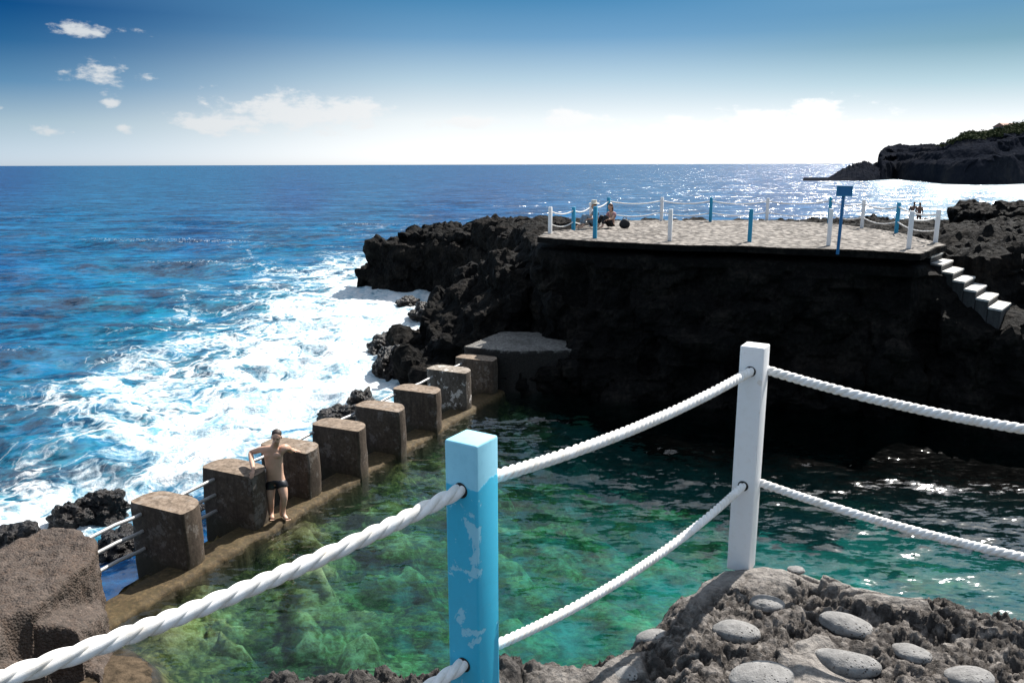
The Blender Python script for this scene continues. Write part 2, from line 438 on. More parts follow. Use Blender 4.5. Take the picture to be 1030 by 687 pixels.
def mat_poolfloor():
    m, nt = newmat('algae_pool_floor'); n = N(nt); p = n.geo()
    a = n.noise(p, 1.1, 5, .6); b = n.noise(p, 6, 5, .68)
    stone = n('ShaderNodeAttribute', attribute_name='stone').outputs['Fac']
    c = n.ramp(n.math('ADD', n.math('ADD', n.math('MULTIPLY', a, .42), n.math('MULTIPLY', b, .50)), n.math('MULTIPLY', stone, .20)),
               [(.38, (.02, .022, .012)), (.46, (.07, .07, .028)), (.53, (.30, .23, .07)), (.62, (.62, .54, .26))])
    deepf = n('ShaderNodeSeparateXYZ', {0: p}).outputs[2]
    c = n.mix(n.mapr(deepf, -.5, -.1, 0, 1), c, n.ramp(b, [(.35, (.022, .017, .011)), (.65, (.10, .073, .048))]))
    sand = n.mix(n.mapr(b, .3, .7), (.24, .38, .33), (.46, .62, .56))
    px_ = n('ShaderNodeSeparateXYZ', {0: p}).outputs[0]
    sand = n.mix(n.mapr(px_, 6.0, 14.0, 0, .5), sand, (.03, .04, .035))  # dark shading toward the right put into the floor colour
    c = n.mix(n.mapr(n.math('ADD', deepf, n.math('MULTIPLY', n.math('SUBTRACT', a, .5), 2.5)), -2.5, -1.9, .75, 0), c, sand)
    n.out(n.pr(c, .9, n.bump(b, .6, .08), .1)); return m
M['poolfloor'] = mat_poolfloor()

# ------------------------------------------------------------------ camera, sun, sky
cam = bpy.data.cameras.new('camera'); camo = bpy.data.objects.new('camera', cam); COL.objects.link(camo)
cam.lens = 36 * FPX / 1030; cam.sensor_width = 36; cam.clip_start = .05; cam.clip_end = 30000
camo.location = (0, 0, EYE)
camo.matrix_world = Matrix.Translation((0, 0, EYE)) @ Matrix.Rotation(math.pi / 2 - PITCH, 4, 'X') @ Matrix.Rotation(R(-.15), 4, 'Z')
sc.camera = camo

SUN_AZ, SUN_EL = R(37), R(46)       # azimuth clockwise from +Y
sd = Vector((math.sin(SUN_AZ) * math.cos(SUN_EL), math.cos(SUN_AZ) * math.cos(SUN_EL), math.sin(SUN_EL)))
sun = bpy.data.lights.new('sun', 'SUN'); sun.energy = 4.6; sun.angle = R(.53); sun.color = (1, .955, .89)
suno = bpy.data.objects.new('sun', sun); COL.objects.link(suno)
suno.rotation_euler = sd.to_track_quat('Z', 'Y').to_euler()

def make_world():
    w = bpy.data.worlds.new('World'); sc.world = w; w.use_nodes = True
    nt = w.node_tree
    for x in list(nt.nodes): nt.nodes.remove(x)
    n = N(nt)
    d = n('ShaderNodeTexCoord').outputs['Generated']
    sep = n('ShaderNodeSeparateXYZ', {0: d})
    # the deep blue comes down close to the horizon in the photograph: look higher into the sky for each direction
    z2 = n.math('MULTIPLY', n.math('MAXIMUM', sep.outputs[2], 0.0), 3.2)
    z2 = n.math('ADD', z2, n.math('MULTIPLY', n.math('MINIMUM', sep.outputs[2], 0.0), 1.0))
    dv = n('ShaderNodeCombineXYZ', {0: sep.outputs[0], 1: sep.outputs[1], 2: z2}).outputs[0]
    dv = n('ShaderNodeVectorMath', {0: dv}, operation='NORMALIZE').outputs[0]
    sky = n('ShaderNodeTexSky')
    sky.sky_type = 'NISHITA'; sky.sun_disc = False; nt.links.new(dv, sky.inputs[0])
    sky.sun_elevation = SUN_EL; sky.sun_rotation = SUN_AZ
    sky.air_density = 1.0; sky.dust_density = .8; sky.ozone_density = 2.5; sky.altitude = 0
    c = sky.outputs[0]
    el = sep.outputs[2]
    az = n.math('ARCTAN2', sep.outputs[0], sep.outputs[1])
    side = n.mapr(az, R(-36), R(30), 0, 1)
    K = 1.0 / (.10 * 2 ** 1.0)
    def lin(c): return tuple(((x / 255 + .055) / 1.055) ** 2.4 if x > 10 else x / 255 / 12.92 for x in c)
    def band(cols, k):
        # colours of this day's sky at five heights above the horizon, then an unseen zenith brightened for fill
        pos = [.0, .052 * k, .0985 * k, .145 * k, .185 * k]
        st = [(p / .6, tuple(K * q / 8 for q in lin(c))) for p, c in zip(pos, cols)]
        st += [(.27 / .6, (1.1 / 8, 2.1 / 8, 3.3 / 8)), (1, (2.8 / 8, 3.3 / 8, 4.1 / 8))]
        r_ = n.ramp(n.mapr(el, 0, .6), st)
        return n('ShaderNodeVectorMath', {0: r_, 'Scale': 8.0}, operation='SCALE').outputs[0]
    bl = band([(203, 217, 229), (168, 194, 210), (98, 149, 189), (42, 108, 162), (4, 82, 145)], .86)
    bm_ = band([(251, 251, 250), (236, 243, 246), (186, 213, 230), (118, 168, 207), (80, 144, 191)], 1)
    br = band([(250, 250, 248), (232, 237, 240), (178, 206, 217), (120, 163, 184), (95, 146, 180)], .86)
    col = n.mix(n.mapr(az, R(-34), R(-4), 0, 1, smooth=True), bl, bm_)
    col = n.mix(n.mapr(az, R(4), R(34), 0, 1, smooth=True), col, br)
    lum = n.math('DIVIDE', n('ShaderNodeRGBToBW', {0: c}).outputs[0], 4.6)
    lum = n.math('ADD', n.math('MULTIPLY', lum, .3), .7)
    col = n('ShaderNodeVectorMath', {0: col, 'Scale': lum}, operation='SCALE').outputs[0]
    dt = n('ShaderNodeVectorMath', {0: n('ShaderNodeVectorMath', {0: d}, operation='NORMALIZE').outputs[0], 1: tuple(sd)}, operation='DOT_PRODUCT').outputs['Value']
    au = n.math('MULTIPLY', n.math('POWER', n.math('MAXIMUM', dt, 0.0), 24.0), 11.0)
    auc = n('ShaderNodeVectorMath', {0: (1, .97, .92), 'Scale': au}, operation='SCALE').outputs[0]
    col = n('ShaderNodeVectorMath', {0: col, 1: auc}, operation='ADD').outputs[0]
    # fair-weather clouds: soft ellipses in azimuth/elevation, broken by noise
    nv = n('ShaderNodeCombineXYZ', {0: n.math('MULTIPLY', az, 1.0), 1: n.math('MULTIPLY', el, 2.1), 2: 0.0}).outputs[0]
    nz = n.noise(nv, 24, 8, .62); nz2 = n.noise(nv, 70, 5, .6)
    nn = n.math('ADD', n.math('MULTIPLY', n.math('SUBTRACT', nz, .5), 4.6), n.math('MULTIPLY', n.math('SUBTRACT', nz2, .5), .9))
    tot = None
    clouds = [(92, 31, 52, 8, .8), (100, 74, 30, 13, .9), (148, 80, 22, 8, .6), (111, 104, 9, 4, .9), (50, 131, 16, 6, .7), (124, 127, 10, 5, .8),
              (207, 104, 9, 4, .8), (225, 123, 48, 10, 1.2), (270, 105, 50, 8, 1.1), (310, 114, 70, 14, 1.4), (470, 124, 42, 7, 1.1), (580, 121, 38, 9, 1.2),
              (680, 126, 50, 8, 1.0), (800, 120, 70, 14, 1.2), (880, 128, 110, 14, .9), (980, 130, 80, 9, .7), (75, 132, 8, 4, .5), (2, 108, 8, 4, .5), (350, 126, 90, 6, .35)]
    for px, py, rx, ry, s in clouds:
        r = ray(px, py).normalized()
        a0 = math.atan2(r.x, r.y); e0 = r.z
        k = math.cos(a0)
        qa = n.math('DIVIDE', n.math('SUBTRACT', az, a0), rx / FPX * k)
        qe = n.math('DIVIDE', n.math('SUBTRACT', el, e0), ry / FPX)
        dd = n.math('ADD', n.math('MULTIPLY', qa, qa), n.math('MULTIPLY', qe, qe))
        v = n.math('SUBTRACT', n.math('ADD', s, nn), n.math('MULTIPLY', n.math('SQRT', dd), 1.15))
        tot = v if tot is None else n.math('MAXIMUM', tot, v)
    cm = n.mapr(tot, -.15, .8, 0, .9, smooth=True)
    lit = n.mix(n.mapr(side, 0, 1), (3.3, 3.5, 3.65), (6.0, 5.95, 5.9))
    col = n.mix(cm, col, lit)
    bg = n('ShaderNodeBackground', {'Color': col, 'Strength': .10})
    n('ShaderNodeOutputWorld', {'Surface': bg.outputs[0]})
make_world()
sc.view_settings.view_transform = 'Standard'; sc.view_settings.look = 'None'
sc.view_settings.exposure = 1.0; sc.view_settings.gamma = 1
sc.cycles.use_denoising = True
sc.cycles.max_bounces = 8; sc.cycles.transparent_max_bounces = 8; sc.cycles.transmission_bounces = 6
sc.cycles.sample_clamp_indirect = 6; sc.cycles.sample_clamp_direct = 0
sc.cycles.caustics_reflective = False; sc.cycles.caustics_refractive = False

# ------------------------------------------------------------------ sea
SEAZ = -.6
def idw(px, py, pts, power=2.2):
    num = 0; den = 0
    for x, y, v in pts:
        w = 1 / (((px - x) ** 2 + ((py - y) * 1.7) ** 2) + 60) ** (power / 2)
        num = num + w * v; den = den + w
    return num / den

FO = [(0,180,0),(200,200,0),(350,225,0),(100,240,0),(0,260,0),(0,300,0),(100,300,.06),(0,340,.05),(0,370,.12),(60,365,.15),(150,340,.3),(180,315,.5),(225,300,.42),(280,285,.5),
 (330,275,.72),(380,268,.9),(355,300,1),(300,310,.85),(250,330,.55),(200,347,.6),(250,352,.75),(150,375,.7),(100,388,.85),(50,402,.62),(20,420,.35),(0,400,.35),(0,440,.2),
 (40,440,.3),(100,425,.75),(150,408,.8),(200,390,.62),(300,360,.95),(350,340,1),(370,330,1),(0,470,.45),(45,470,.42),(90,470,.6),(120,458,.7),(150,450,.95),(200,440,1.05),
 (250,410,1.05),(300,400,1.05),(0,500,.55),(30,490,.5),(60,500,.85),(0,530,1),(50,520,1.05),(100,500,1.05),(30,560,1),(380,244,.2),(370,215,0),(300,250,.12),(200,270,.05),(420,300,1.05),(400,340,1.05),
 (380,380,1.05),(340,400,1.0),(150,305,.25),(60,330,.05),(450,200,0),(600,190,0),(800,195,0),(700,178,0),(500,172,0),(860,186,.35),(900,185,.75),(910,195,.35),(960,190,.85),(1030,190,1),(1030,203,.5),(980,205,.3),(830,184,.2),
 (200,480,1.0),(112,560,0),(118,572,0),(110,580,0),(122,585,0),(108,590,0),(125,600,0),(205,530,0),(220,520,.05),(205,545,0),(285,490,.1),(60,580,.9),(340,455,.3)]
TU = [(0,180,0),(300,200,0),(500,200,0),(0,270,.05),(60,290,.25),(0,320,.35),(100,310,.7),(200,285,.5),(160,330,.8),(60,345,.4),(0,355,.15),(0,385,.5),(60,375,.6),(300,262,.4),(350,250,.3),
 (380,235,.25),(100,400,.8),(0,430,.6),(60,440,.7),(0,470,.7),(60,475,.8),(100,460,.8),(0,500,.8),(300,330,.9),(200,400,.9),(350,300,1),(300,400,1),(240,360,.7),(100,520,1),(200,240,.05),(450,210,0),(800,190,0),(1000,192,.5),(150,560,0),(110,570,0),(118,580,0),(125,595,0),(205,535,0),(270,500,.1)]

def build_sea():
    cx, cy = 0.0, -1.0
    rr = [8.0]
    while rr[-1] < 260: rr.append(rr[-1] + max(.075, (rr[-1] + 1) ** 2 / 5850 * 1.0))
    while rr[-1] < 14000: rr.append(rr[-1] * 1.06)
    rr = np.array(rr); th = np.linspace(R(-62), R(62), 980)
    RR, TH = np.meshgrid(rr, th, indexing='ij')
    x = (cx + RR * np.sin(TH)).ravel(); y = (cy + RR * np.cos(TH)).ravel()
    cell = (np.gradient(rr)[:, None] * np.ones_like(TH)).ravel()
    cell = np.maximum(cell, (RR * (th[1] - th[0])).ravel())
    z = np.zeros_like(x); dx = np.zeros_like(x); dy = np.zeros_like(x)
    g = np.random.default_rng(5)
    nW = 95
    lam = np.exp(np.linspace(math.log(.45), math.log(17), nW))
    slope2 = np.zeros_like(x)
    for i, L in enumerate(lam):
        ang = R(-100) + g.normal(0, .48 if L < 6 else .3)
        k = 2 * math.pi / L
        A = .0075 * L ** .92 * g.uniform(.6, 1.3)
        if L > 8: A *= .62
        ph = g.uniform(0, 6.28)
        att = np.clip((L / cell - 2.2) / 2.5, 0, 1)
        w = k * (x * math.cos(ang) + y * math.sin(ang)) + ph
        z += A * att * np.cos(w)
        dx -= A * att * math.cos(ang) * np.sin(w) * .9; dy -= A * att * math.sin(ang) * np.sin(w) * .9
    P3 = np.stack([x, y, np.zeros_like(x)], 1)
    # gusts: patches of stronger and weaker chop
    gust = 1 + .45 * fbm(P3[:, :], 22, 3, 4)
    shore = 1.0
    # the breaking swell parallel to the wall
    # project onto the picture plane only to look the hand-drawn foam chart up by world position
    dz = SEAZ - EYE
    fwd = y * CP - dz * SP * -1 * -1
    depth = y * CP + (-dz) * SP * 1.0
    up = y * SP + dz * CP
    px = 515 + FPX * x / depth; py = 343.5 - FPX * up / depth
    foam = idw(px, py, FO) * .93; tq = idw(px, py, TU)
    foam = np.where(y < 7, 0, foam)
    sw = fbm(P3, 3.0, 4, 9) * .34 + fbm(P3, .9, 4, 19) * .13 + np.clip(fbm(P3, 1.6, 4, 23, .6, True), 0, 1) * .22
    near = np.clip((70 - y) / 30, 0, 1)
    zz = SEAZ + z * gust * (1 - .35 * np.clip(foam, 0, 1)) + np.clip(foam, 0, 1) * sw * near
    crest = np.clip((z / .34 - .2), 0, 1.2) * np.clip(gust, .5, 1.4)
    # earth curvature so the horizon sits right
    V = np.stack([x + dx * .8, y + dy * .8, zz], 1)
    F = grid_faces(len(rr), len(th))[:, ::-1]
    t_ = (x + 6.033) * .9073 - (y - 10.816) * .4205          # distance to the pool side of the sea wall
    F = F[~((t_[F] > -.35) & (y[F] < 27)).all(1)]
    me = mesh_np('sea', V, F)
    attr(me, 'foam', foam); attr(me, 'turq', np.clip(tq, 0, 1)); attr(me, 'crest', crest)
    o = link('sea', me, M['sea'], smooth=True); tag(o, kind='structure')
build_sea()

# ------------------------------------------------------------------ pool wall line
B0 = Z(112, 617, .1); B8 = Z(497, 395, .1)
we = (B8 - B0).normalized(); we.z = 0; we.normalize()
wn = Vector((we.y, -we.x, 0))            # to the pool
WANG = math.atan2(we.y, we.x)
def W(s, t, z=0): return Vector((B0.x, B0.y, 0)) + we * s + wn * t + Vector((0, 0, z))
WL = (B8 - B0).length

# pool water: a closed body with rippled top
def build_pool():
    ny, nx = 300, 340
    s = np.linspace(-5.0, WL + 1.5, ny)
    V = []
    xs = np.linspace(0, 1, nx)
    S, T = np.meshgrid(s, xs, indexing='ij')
    x0 = B0.x + we.x * S + wn.x * .02; y0 = B0.y + we.y * S + wn.y * .02
    X = x0 + T * (22 - x0); Y = y0
    x = X.ravel(); y = Y.ravel(); z = np.zeros_like(x)
    g = np.random.default_rng(3)
    for i in range(46):
        L = math.exp(g.uniform(math.log(.32), math.log(2.6)))
        a = R(80) + g.normal(0, .55); k = 2 * math.pi / L
        z += .0026 * L ** .9 * g.uniform(.6, 1.3) * np.cos(k * (x * math.cos(a) + y * math.sin(a)) + g.uniform(0, 6.28))
    top = np.stack([x, y, z], 1)
    bot = np.stack([x, y, np.full_like(z, -6.0)], 1)
    F = grid_faces(ny, nx); n0 = ny * nx
    i = np.arange(n0).reshape(ny, nx)
    ring = np.concatenate([i[0, :], i[1:, -1], i[-1, -2::-1], i[-2:0:-1, 0]])
    nxt = np.roll(ring, -1)
    side = np.stack([ring, ring + n0, nxt + n0, nxt], 1)
    me = mesh_np('water', np.vstack([top, bot]), np.vstack([F, F[:, ::-1] + n0, side]))
    bm = bmesh.new(); bm.from_mesh(me); bmesh.ops.recalc_face_normals(bm, faces=bm.faces); bm.to_mesh(me); bm.free()
    o = link('pool_water', me, M['pool'], smooth=True)
    tag(o, kind='structure')
    # floor
    ny, nx = 260, 300
    X, Y = np.meshgrid(np.linspace(-9, 23, nx), np.linspace(2.5, 27, ny))
    x = X.ravel(); y = Y.ravel(); P3 = np.stack([x, y, 0 * x], 1)
    t = (x - B0.x) * wn.x + (y - B0.y) * wn.y
    s = (x - B0.x) * we.x + (y - B0.y) * we.y
    x = np.where(t < -1.0, x + (-1.0 - t) / wn.x, x); P3 = np.stack([x, y, 0 * x], 1); t = np.maximum(t, -1.0)
    dep = -2.35 + 1.75 * np.exp(-np.clip(t, 0, 99) / 2.3) - 2.6 * np.clip((y - 17.0) / 4.5, 0, 1) * np.clip(t / 5, 0, 1) - .5 * np.clip((x - 4) / 6, 0, 1)
    shoal = np.exp(-((s + 1.1) ** 2 / 1.2 + (t - 1.2) ** 2 / 2.2)); dep += 2.0 * shoal          # rubble by the near block
    n1 = fbm(P3, 1.9, 5, 31); b1, b2, cid = worley(P3 + np.stack([fbm(P3, .9, 4, 35), fbm(P3, .9, 4, 36), 0 * x], 1) * .75, 1.25, 33, True)
    rockm = np.clip(1.25 - t / 7.0, .22, 1)
    z = dep + n1 * .45 * rockm * (1 - .7 * shoal) + np.clip(.60 - b1, 0, 1) * 1.5 * np.clip(rockm * 1.3, .4, 1.2) * (.25 + cid) * (1 - .8 * shoal) + fbm(P3, .35, 3, 40) * .09
    z = np.where(t > .45, np.minimum(z, -.35 + .48 * shoal), np.minimum(z, -.2))
    me = mesh_np('pool_floor', np.stack([x, y, z], 1), grid_faces(ny, nx))
    attr(me, 'stone', np.clip((.52 - b1) * 2.2, 0, 1) * (.35 + .65 * cid))
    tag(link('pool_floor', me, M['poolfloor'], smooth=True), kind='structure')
build_pool()

# ------------------------------------------------------------------ land masses
def prism(bm, poly, z0, z1):
    n = len(poly)
    a = [bm.verts.new((p[0], p[1], z0)) for p in poly]
    b = [bm.verts.new((p[0], p[1], z1 if len(p) < 3 else p[2])) for p in poly]
    bm.faces.new(a[::-1]); bm.faces.new(b)
    for i in range(n):
        bm.faces.new((a[i], a[(i + 1) % n], b[(i + 1) % n], b[i]))

def remeshed(bm, voxel):
    bmesh.ops.triangulate(bm, faces=bm.faces)
    bmesh.ops.recalc_face_normals(bm, faces=bm.faces)
    me = bpy.data.meshes.new('tmp'); bm.to_mesh(me); bm.free()
    ob = bpy.data.objects.new('tmp', me); COL.objects.link(ob)
    md = ob.modifiers.new('r', 'REMESH'); md.mode = 'VOXEL'; md.voxel_size = voxel
    r = evaluated(ob)
    bpy.data.objects.remove(ob); bpy.data.meshes.remove(me)
    return r

def coords(me):
    v = np.empty(len(me.vertices) * 3, np.float32); me.vertices.foreach_get('co', v)
    n = np.empty(len(me.vertices) * 3, np.float32); me.vertices.foreach_get('normal', n)
    return v.reshape(-1, 3).astype(float), n.reshape(-1, 3).astype(float)

def setco(me, v):
    me.vertices.foreach_set('co', v.astype(np.float32).ravel()); me.update()

def rockify(me, big=.35, mid=.14, small=.05, s=0, mask=None, sc_=1.0):
    v, n = coords(me)
    m = 1 if mask is None else mask(v)
    d = fbm(v, 2.6 * sc_, 4, s) * big
    b1, b2, cid = worley(v + fbm(v, .8, 2, s + 5)[:, None] * .2, 1.1 * sc_, s + 1, True)
    d += (.5 - b1) * mid * 1.6 + (cid - .5) * mid
    b1, b2, cid = worley(v, .38 * sc_, s + 7, True)
    d += (.45 - b1) * small * 2.2 + (cid - .5) * small * .8
    d += fbm(v, .3 * sc_, 3, s + 9, ridged=True) * small
    setco(me, v + n * (d * m)[:, None])

TER = [tuple(Z(px, py, 4.45))[:2] for px, py in [(541, 238.5), (600, 243), (673, 246.2), (754, 248.5), (834, 252), (926, 256), (953, 247.5), (903, 235), (868, 229.5), (834, 225.5), (771, 222), (665, 222), (612, 222.5), (577, 230), (548, 234)]]
_t = []
for i in range(len(TER)):
    a_, b_ = TER[i], TER[(i + 1) % len(TER)]
    n_ = max(1, int(math.hypot(b_[0] - a_[0], b_[1] - a_[1]) / .22))
    for k in range(n_):
        f_ = k / n_; x_ = a_[0] + (b_[0] - a_[0]) * f_; y_ = a_[1] + (b_[1] - a_[1]) * f_
        _t.append((x_ + random.uniform(-.02, .02), y_ + .06 * math.sin(x_ * 2.3) + .035 * math.sin(x_ * 7.1 + 1) + random.uniform(-.03, .03)))
TER = _t
xy = lambda px, py, z: tuple(Z(px, py, z))[:2]

def build_cliff():
    bm = bmesh.new()
    # body under the terrace and behind it
    rim = [tuple(Z(px, py, 4.45))[:2] for px, py in [(541, 238.5), (600, 243), (673, 246.2), (754, 248.5), (834, 252), (926, 256)]]
    body = [(p[0], p[1] + .12) for p in rim] + [(11.6, 21.4), (13.2, 22), (20, 24), (30, 26), (30, 36), (20, 35), (12, 37.5), (5, 37.3), (1.5, 36), (.3, 31), (.6, 28.5)]
    prism(bm, body, -4, 4.1)
    # bulging lower cliff, widening to the water
    low = [(-.2, 23.3), (2.2, 22.7), (6, 21.6), (9.8, 21.0), (12, 20.8), (24, 20.5), (30, 22), (30, 30), (5, 32), (0, 30)]
    prism(bm, low, -4, .7)
    mid = [(1.2, 24.4), (3, 23.4), (6.3, 22.1), (9.8, 21.2), (11.8, 21.0), (13, 21.4), (13, 30), (3, 30), (1.0, 27)]
    prism(bm, mid, -4, 2.6)
    # ground falling away to the right of the steps
    prism(bm, [(11.2, 20.4, 2.75), (13.6, 19.5, 2.7), (30, 18.5, 2.7), (30, 27, 4.1), (13.4, 24.5, 4.05), (11.6, 22.3, 3.95)], -4, 3)
    prism(bm, [(11.0, 22.6, 3.6), (11.2, 21.0, 3.0), (11.7, 19.6, 2.4), (12.8, 18.9, 2.5), (16, 18.6, 2.9), (16, 22, 3.6), (13, 24, 3.8)], -4, 2.8)
    for lx, ly, lz, w_ in ((3.0, 23.3, 1.5, 1.5), (5.4, 22.0, 1.9, 1.2), (8.3, 21.0, 1.2, 1.7), (6.8, 21.6, .9, 2.2), (10.2, 20.7, 2.0, .9), (9.4, 21.3, 3.0, .7), (2.0, 23.6, .9, 1.3), (4.2, 23.2, 2.6, .8)):
        prism(bm, [(lx - w_, ly + .6), (lx - w_ * .6, ly - .25), (lx + w_ * .5, ly - .45), (lx + w_, ly + .5), (lx, ly + 1.6)], lz - 1.0, lz)
    # rock rim behind the terrace
    prism(bm, [(.7, 31.8), (4, 33), (11, 33.2), (16, 31), (15, 28), (22, 27), (31, 30), (30, 37), (20, 35.5), (12, 37.2), (3, 37.4), (0, 35)], 0, 4.12)
    # long mound on the right
    prism(bm, [(21.4, 37.4), (23, 36), (34, 34.5), (34, 42), (25, 43), (21.8, 40)], 0, 4.45)
    prism(bm, [(23.4, 38), (26, 37), (34, 36.5), (34, 42), (25, 42)], 0, 4.8)
    # lower shelf where two bathers stand
    prism(bm, [(14, 36), (34, 36), (36, 62), (25, 64), (17, 58)], -4, 2.35)
    # promontory
    prism(bm, [(-8.7, 47.4), (-8.1, 49.2), (-6.2, 51.5), (0, 52.5), (6, 51), (9, 40), (2, 34), (-.2, 37), (-2.4, 43), (-4.6, 45.4), (-7.4, 46.2)], -4, 2.2)
    prism(bm, [(-6.8, 47.6), (-6, 50.4), (0, 51.5), (5, 50), (6, 40), (2, 33), (0.4, 37), (-1.8, 43.4), (-4.4, 46.0)], 0, 2.75)
    prism(bm, [(-2, 43.5), (-1, 48), (4, 48), (6, 40), (4, 32), (.4, 31), (-.2, 36)], 0, 3.6)
    prism(bm, [(-9.4, 47.6), (-8.4, 50), (-6, 49), (-7, 46.6)], -4, .7)
    # rib running down to the pool wall
    prism(bm, [(-3.5, 25.6), (-4.4, 28.6), (-4.6, 30.8), (-3.2, 32.6), (-1.8, 35), (0, 36), (.5, 27), (-.7, 23.6), (-2.2, 24.3)], -4, .3)
    prism(bm, [(-2.7, 26.6, .9), (-3.5, 29.5, 1.3), (-3.0, 31.8, 1.6), (-1, 34, 2.1), (.3, 29, 2.3), (-.2, 25.8, 1.5), (-1.5, 25.2, .9)], -2, 1.7)
    prism(bm, [(-1.7, 27.0, 1.6), (-2.4, 30, 2.0), (-1.6, 33, 2.4), (1, 33.5, 3.3), (1.2, 28, 3.2), (.2, 26.2, 2.4), (-1.2, 25.8, 1.8)], -2, 2.4)
    prism(bm, [(-.9, 27.6, 2.7), (-1.2, 31, 3.0), (1, 33, 3.7), (1.6, 28, 4.0), (.9, 26.9, 3.6), (0.1, 26.8, 3.0)], -2, 3.3)
    me = remeshed(bm, .125)
    tp = TER
    def mask(v):
        d = poly_sd(v[:, 0], v[:, 1], tp)
        m = np.where((v[:, 2] > 3.7), np.clip(-d / .9, .06, 1), 1)
        m = m * np.where((v[:, 1] > 29) & (v[:, 2] > 3.0) & (v[:, 0] > 0) & (v[:, 0] < 19.3), .62, 1)
        k = (np.abs(v[:, 0] - 12) < 1.6) & (np.abs(v[:, 1] - 21) < 1.4) & (v[:, 2] > 2.2)
        m = np.where(k, m * .35, m)
        return m
    rockify(me, .55, .34, .10, 2, mask)
    v, n_ = coords(me)
    a = np.array(Z(932, 258, 4.18)); b = np.array(Z(1001, 311, 3.10)); e = (b - a)[:2]; Ls = np.hypot(*e); e /= Ls
    bk_ = np.array([.85, 1.0]); bk_ /= np.hypot(*bk_)
    Minv = np.linalg.inv(np.array([[e[0], bk_[0]], [e[1], bk_[1]]]))
    st = (v[:, :2] - a[:2]) @ Minv.T
    ins = (st[:, 0] > -.3) & (st[:, 0] < Ls + .5) & (st[:, 1] > -1.2) & (st[:, 1] < 1.4)
    lim = 4.18 - .15 - 1.08 * np.clip(st[:, 0], 0, Ls) / Ls
    v[:, 2] = np.where(ins, np.minimum(v[:, 2], lim), v[:, 2]); setco(me, v)
    o = link('cliff', me, M['lava'], smooth=False); tag(o, kind='structure')
    print('cliff verts', len(me.vertices))
build_cliff()

def build_near_cliff():
    bm = bmesh.new()
    prism(bm, [(-3.6, 1.7), (-1.5, 1.95), (-.6, 2.1), (.2, 2.15), (.6, 2.45), (.95, 2.7), (1.4, 2.5), (2.4, 2.1), (3.6, 1.9), (9, 2.4), (14, 3), (14, -5), (-12, -5), (-12, 1)], -4, 4.72)
    prism(bm, [(-9, 6.6), (-6, 4), (-4.2, 2), (-3.5, 0), (-12, 0), (-12, 7)], -4, 1.5)
    prism(bm, [(-4.5, 3), (-1, 3.2), (3, 3.6), (8, 4), (14, 5), (14, 0), (-5, 0)], -4, .4)
    me = remeshed(bm, .12); rockify(me, .25, .22, .08, 40, lambda v: np.where(v[:, 2] > 4.3, .35, 1.0))
    tag(link('near_cliff', me, M['lava']), kind='structure')
build_near_cliff()

# terrace paving
def build_terrace():
    X, Y = np.meshgrid(np.arange(-1, 15, .06), np.arange(20, 35, .06))
    x = X.ravel(); y = Y.ravel(); P3 = np.stack([x, y, 0 * x], 1)
    sd_ = poly_sd(x, y, TER)
    b1, b2, cid = worley(P3, .27, 70, True)
    z = 4.45 + (.42 - b1) * .07 * np.clip(sd_ / .3, 0, 1) + fbm(P3, 1.6, 3, 71) * .03
    F = grid_faces(*X.shape)
    keep = (sd_[F] > -.005).all(1)
    z = np.maximum(z, 4.437)
    used = np.unique(F[keep]); remap = -np.ones(len(x), int); remap[used] = np.arange(len(used))
    me = mesh_np('terrace', np.stack([x, y, z], 1)[used], remap[F[keep]])
    o = link('terrace', me, M['terrace'], smooth=True); tag(o, kind='structure')
    # concrete retaining edge along the sea-pool side
    bm = bmesh.new(); prism(bm, TER, 4.27, 4.432)
    e = from_bm('terrace_edge', bm, M['terrace_wall']); tag(e, kind='structure')
build_terrace()

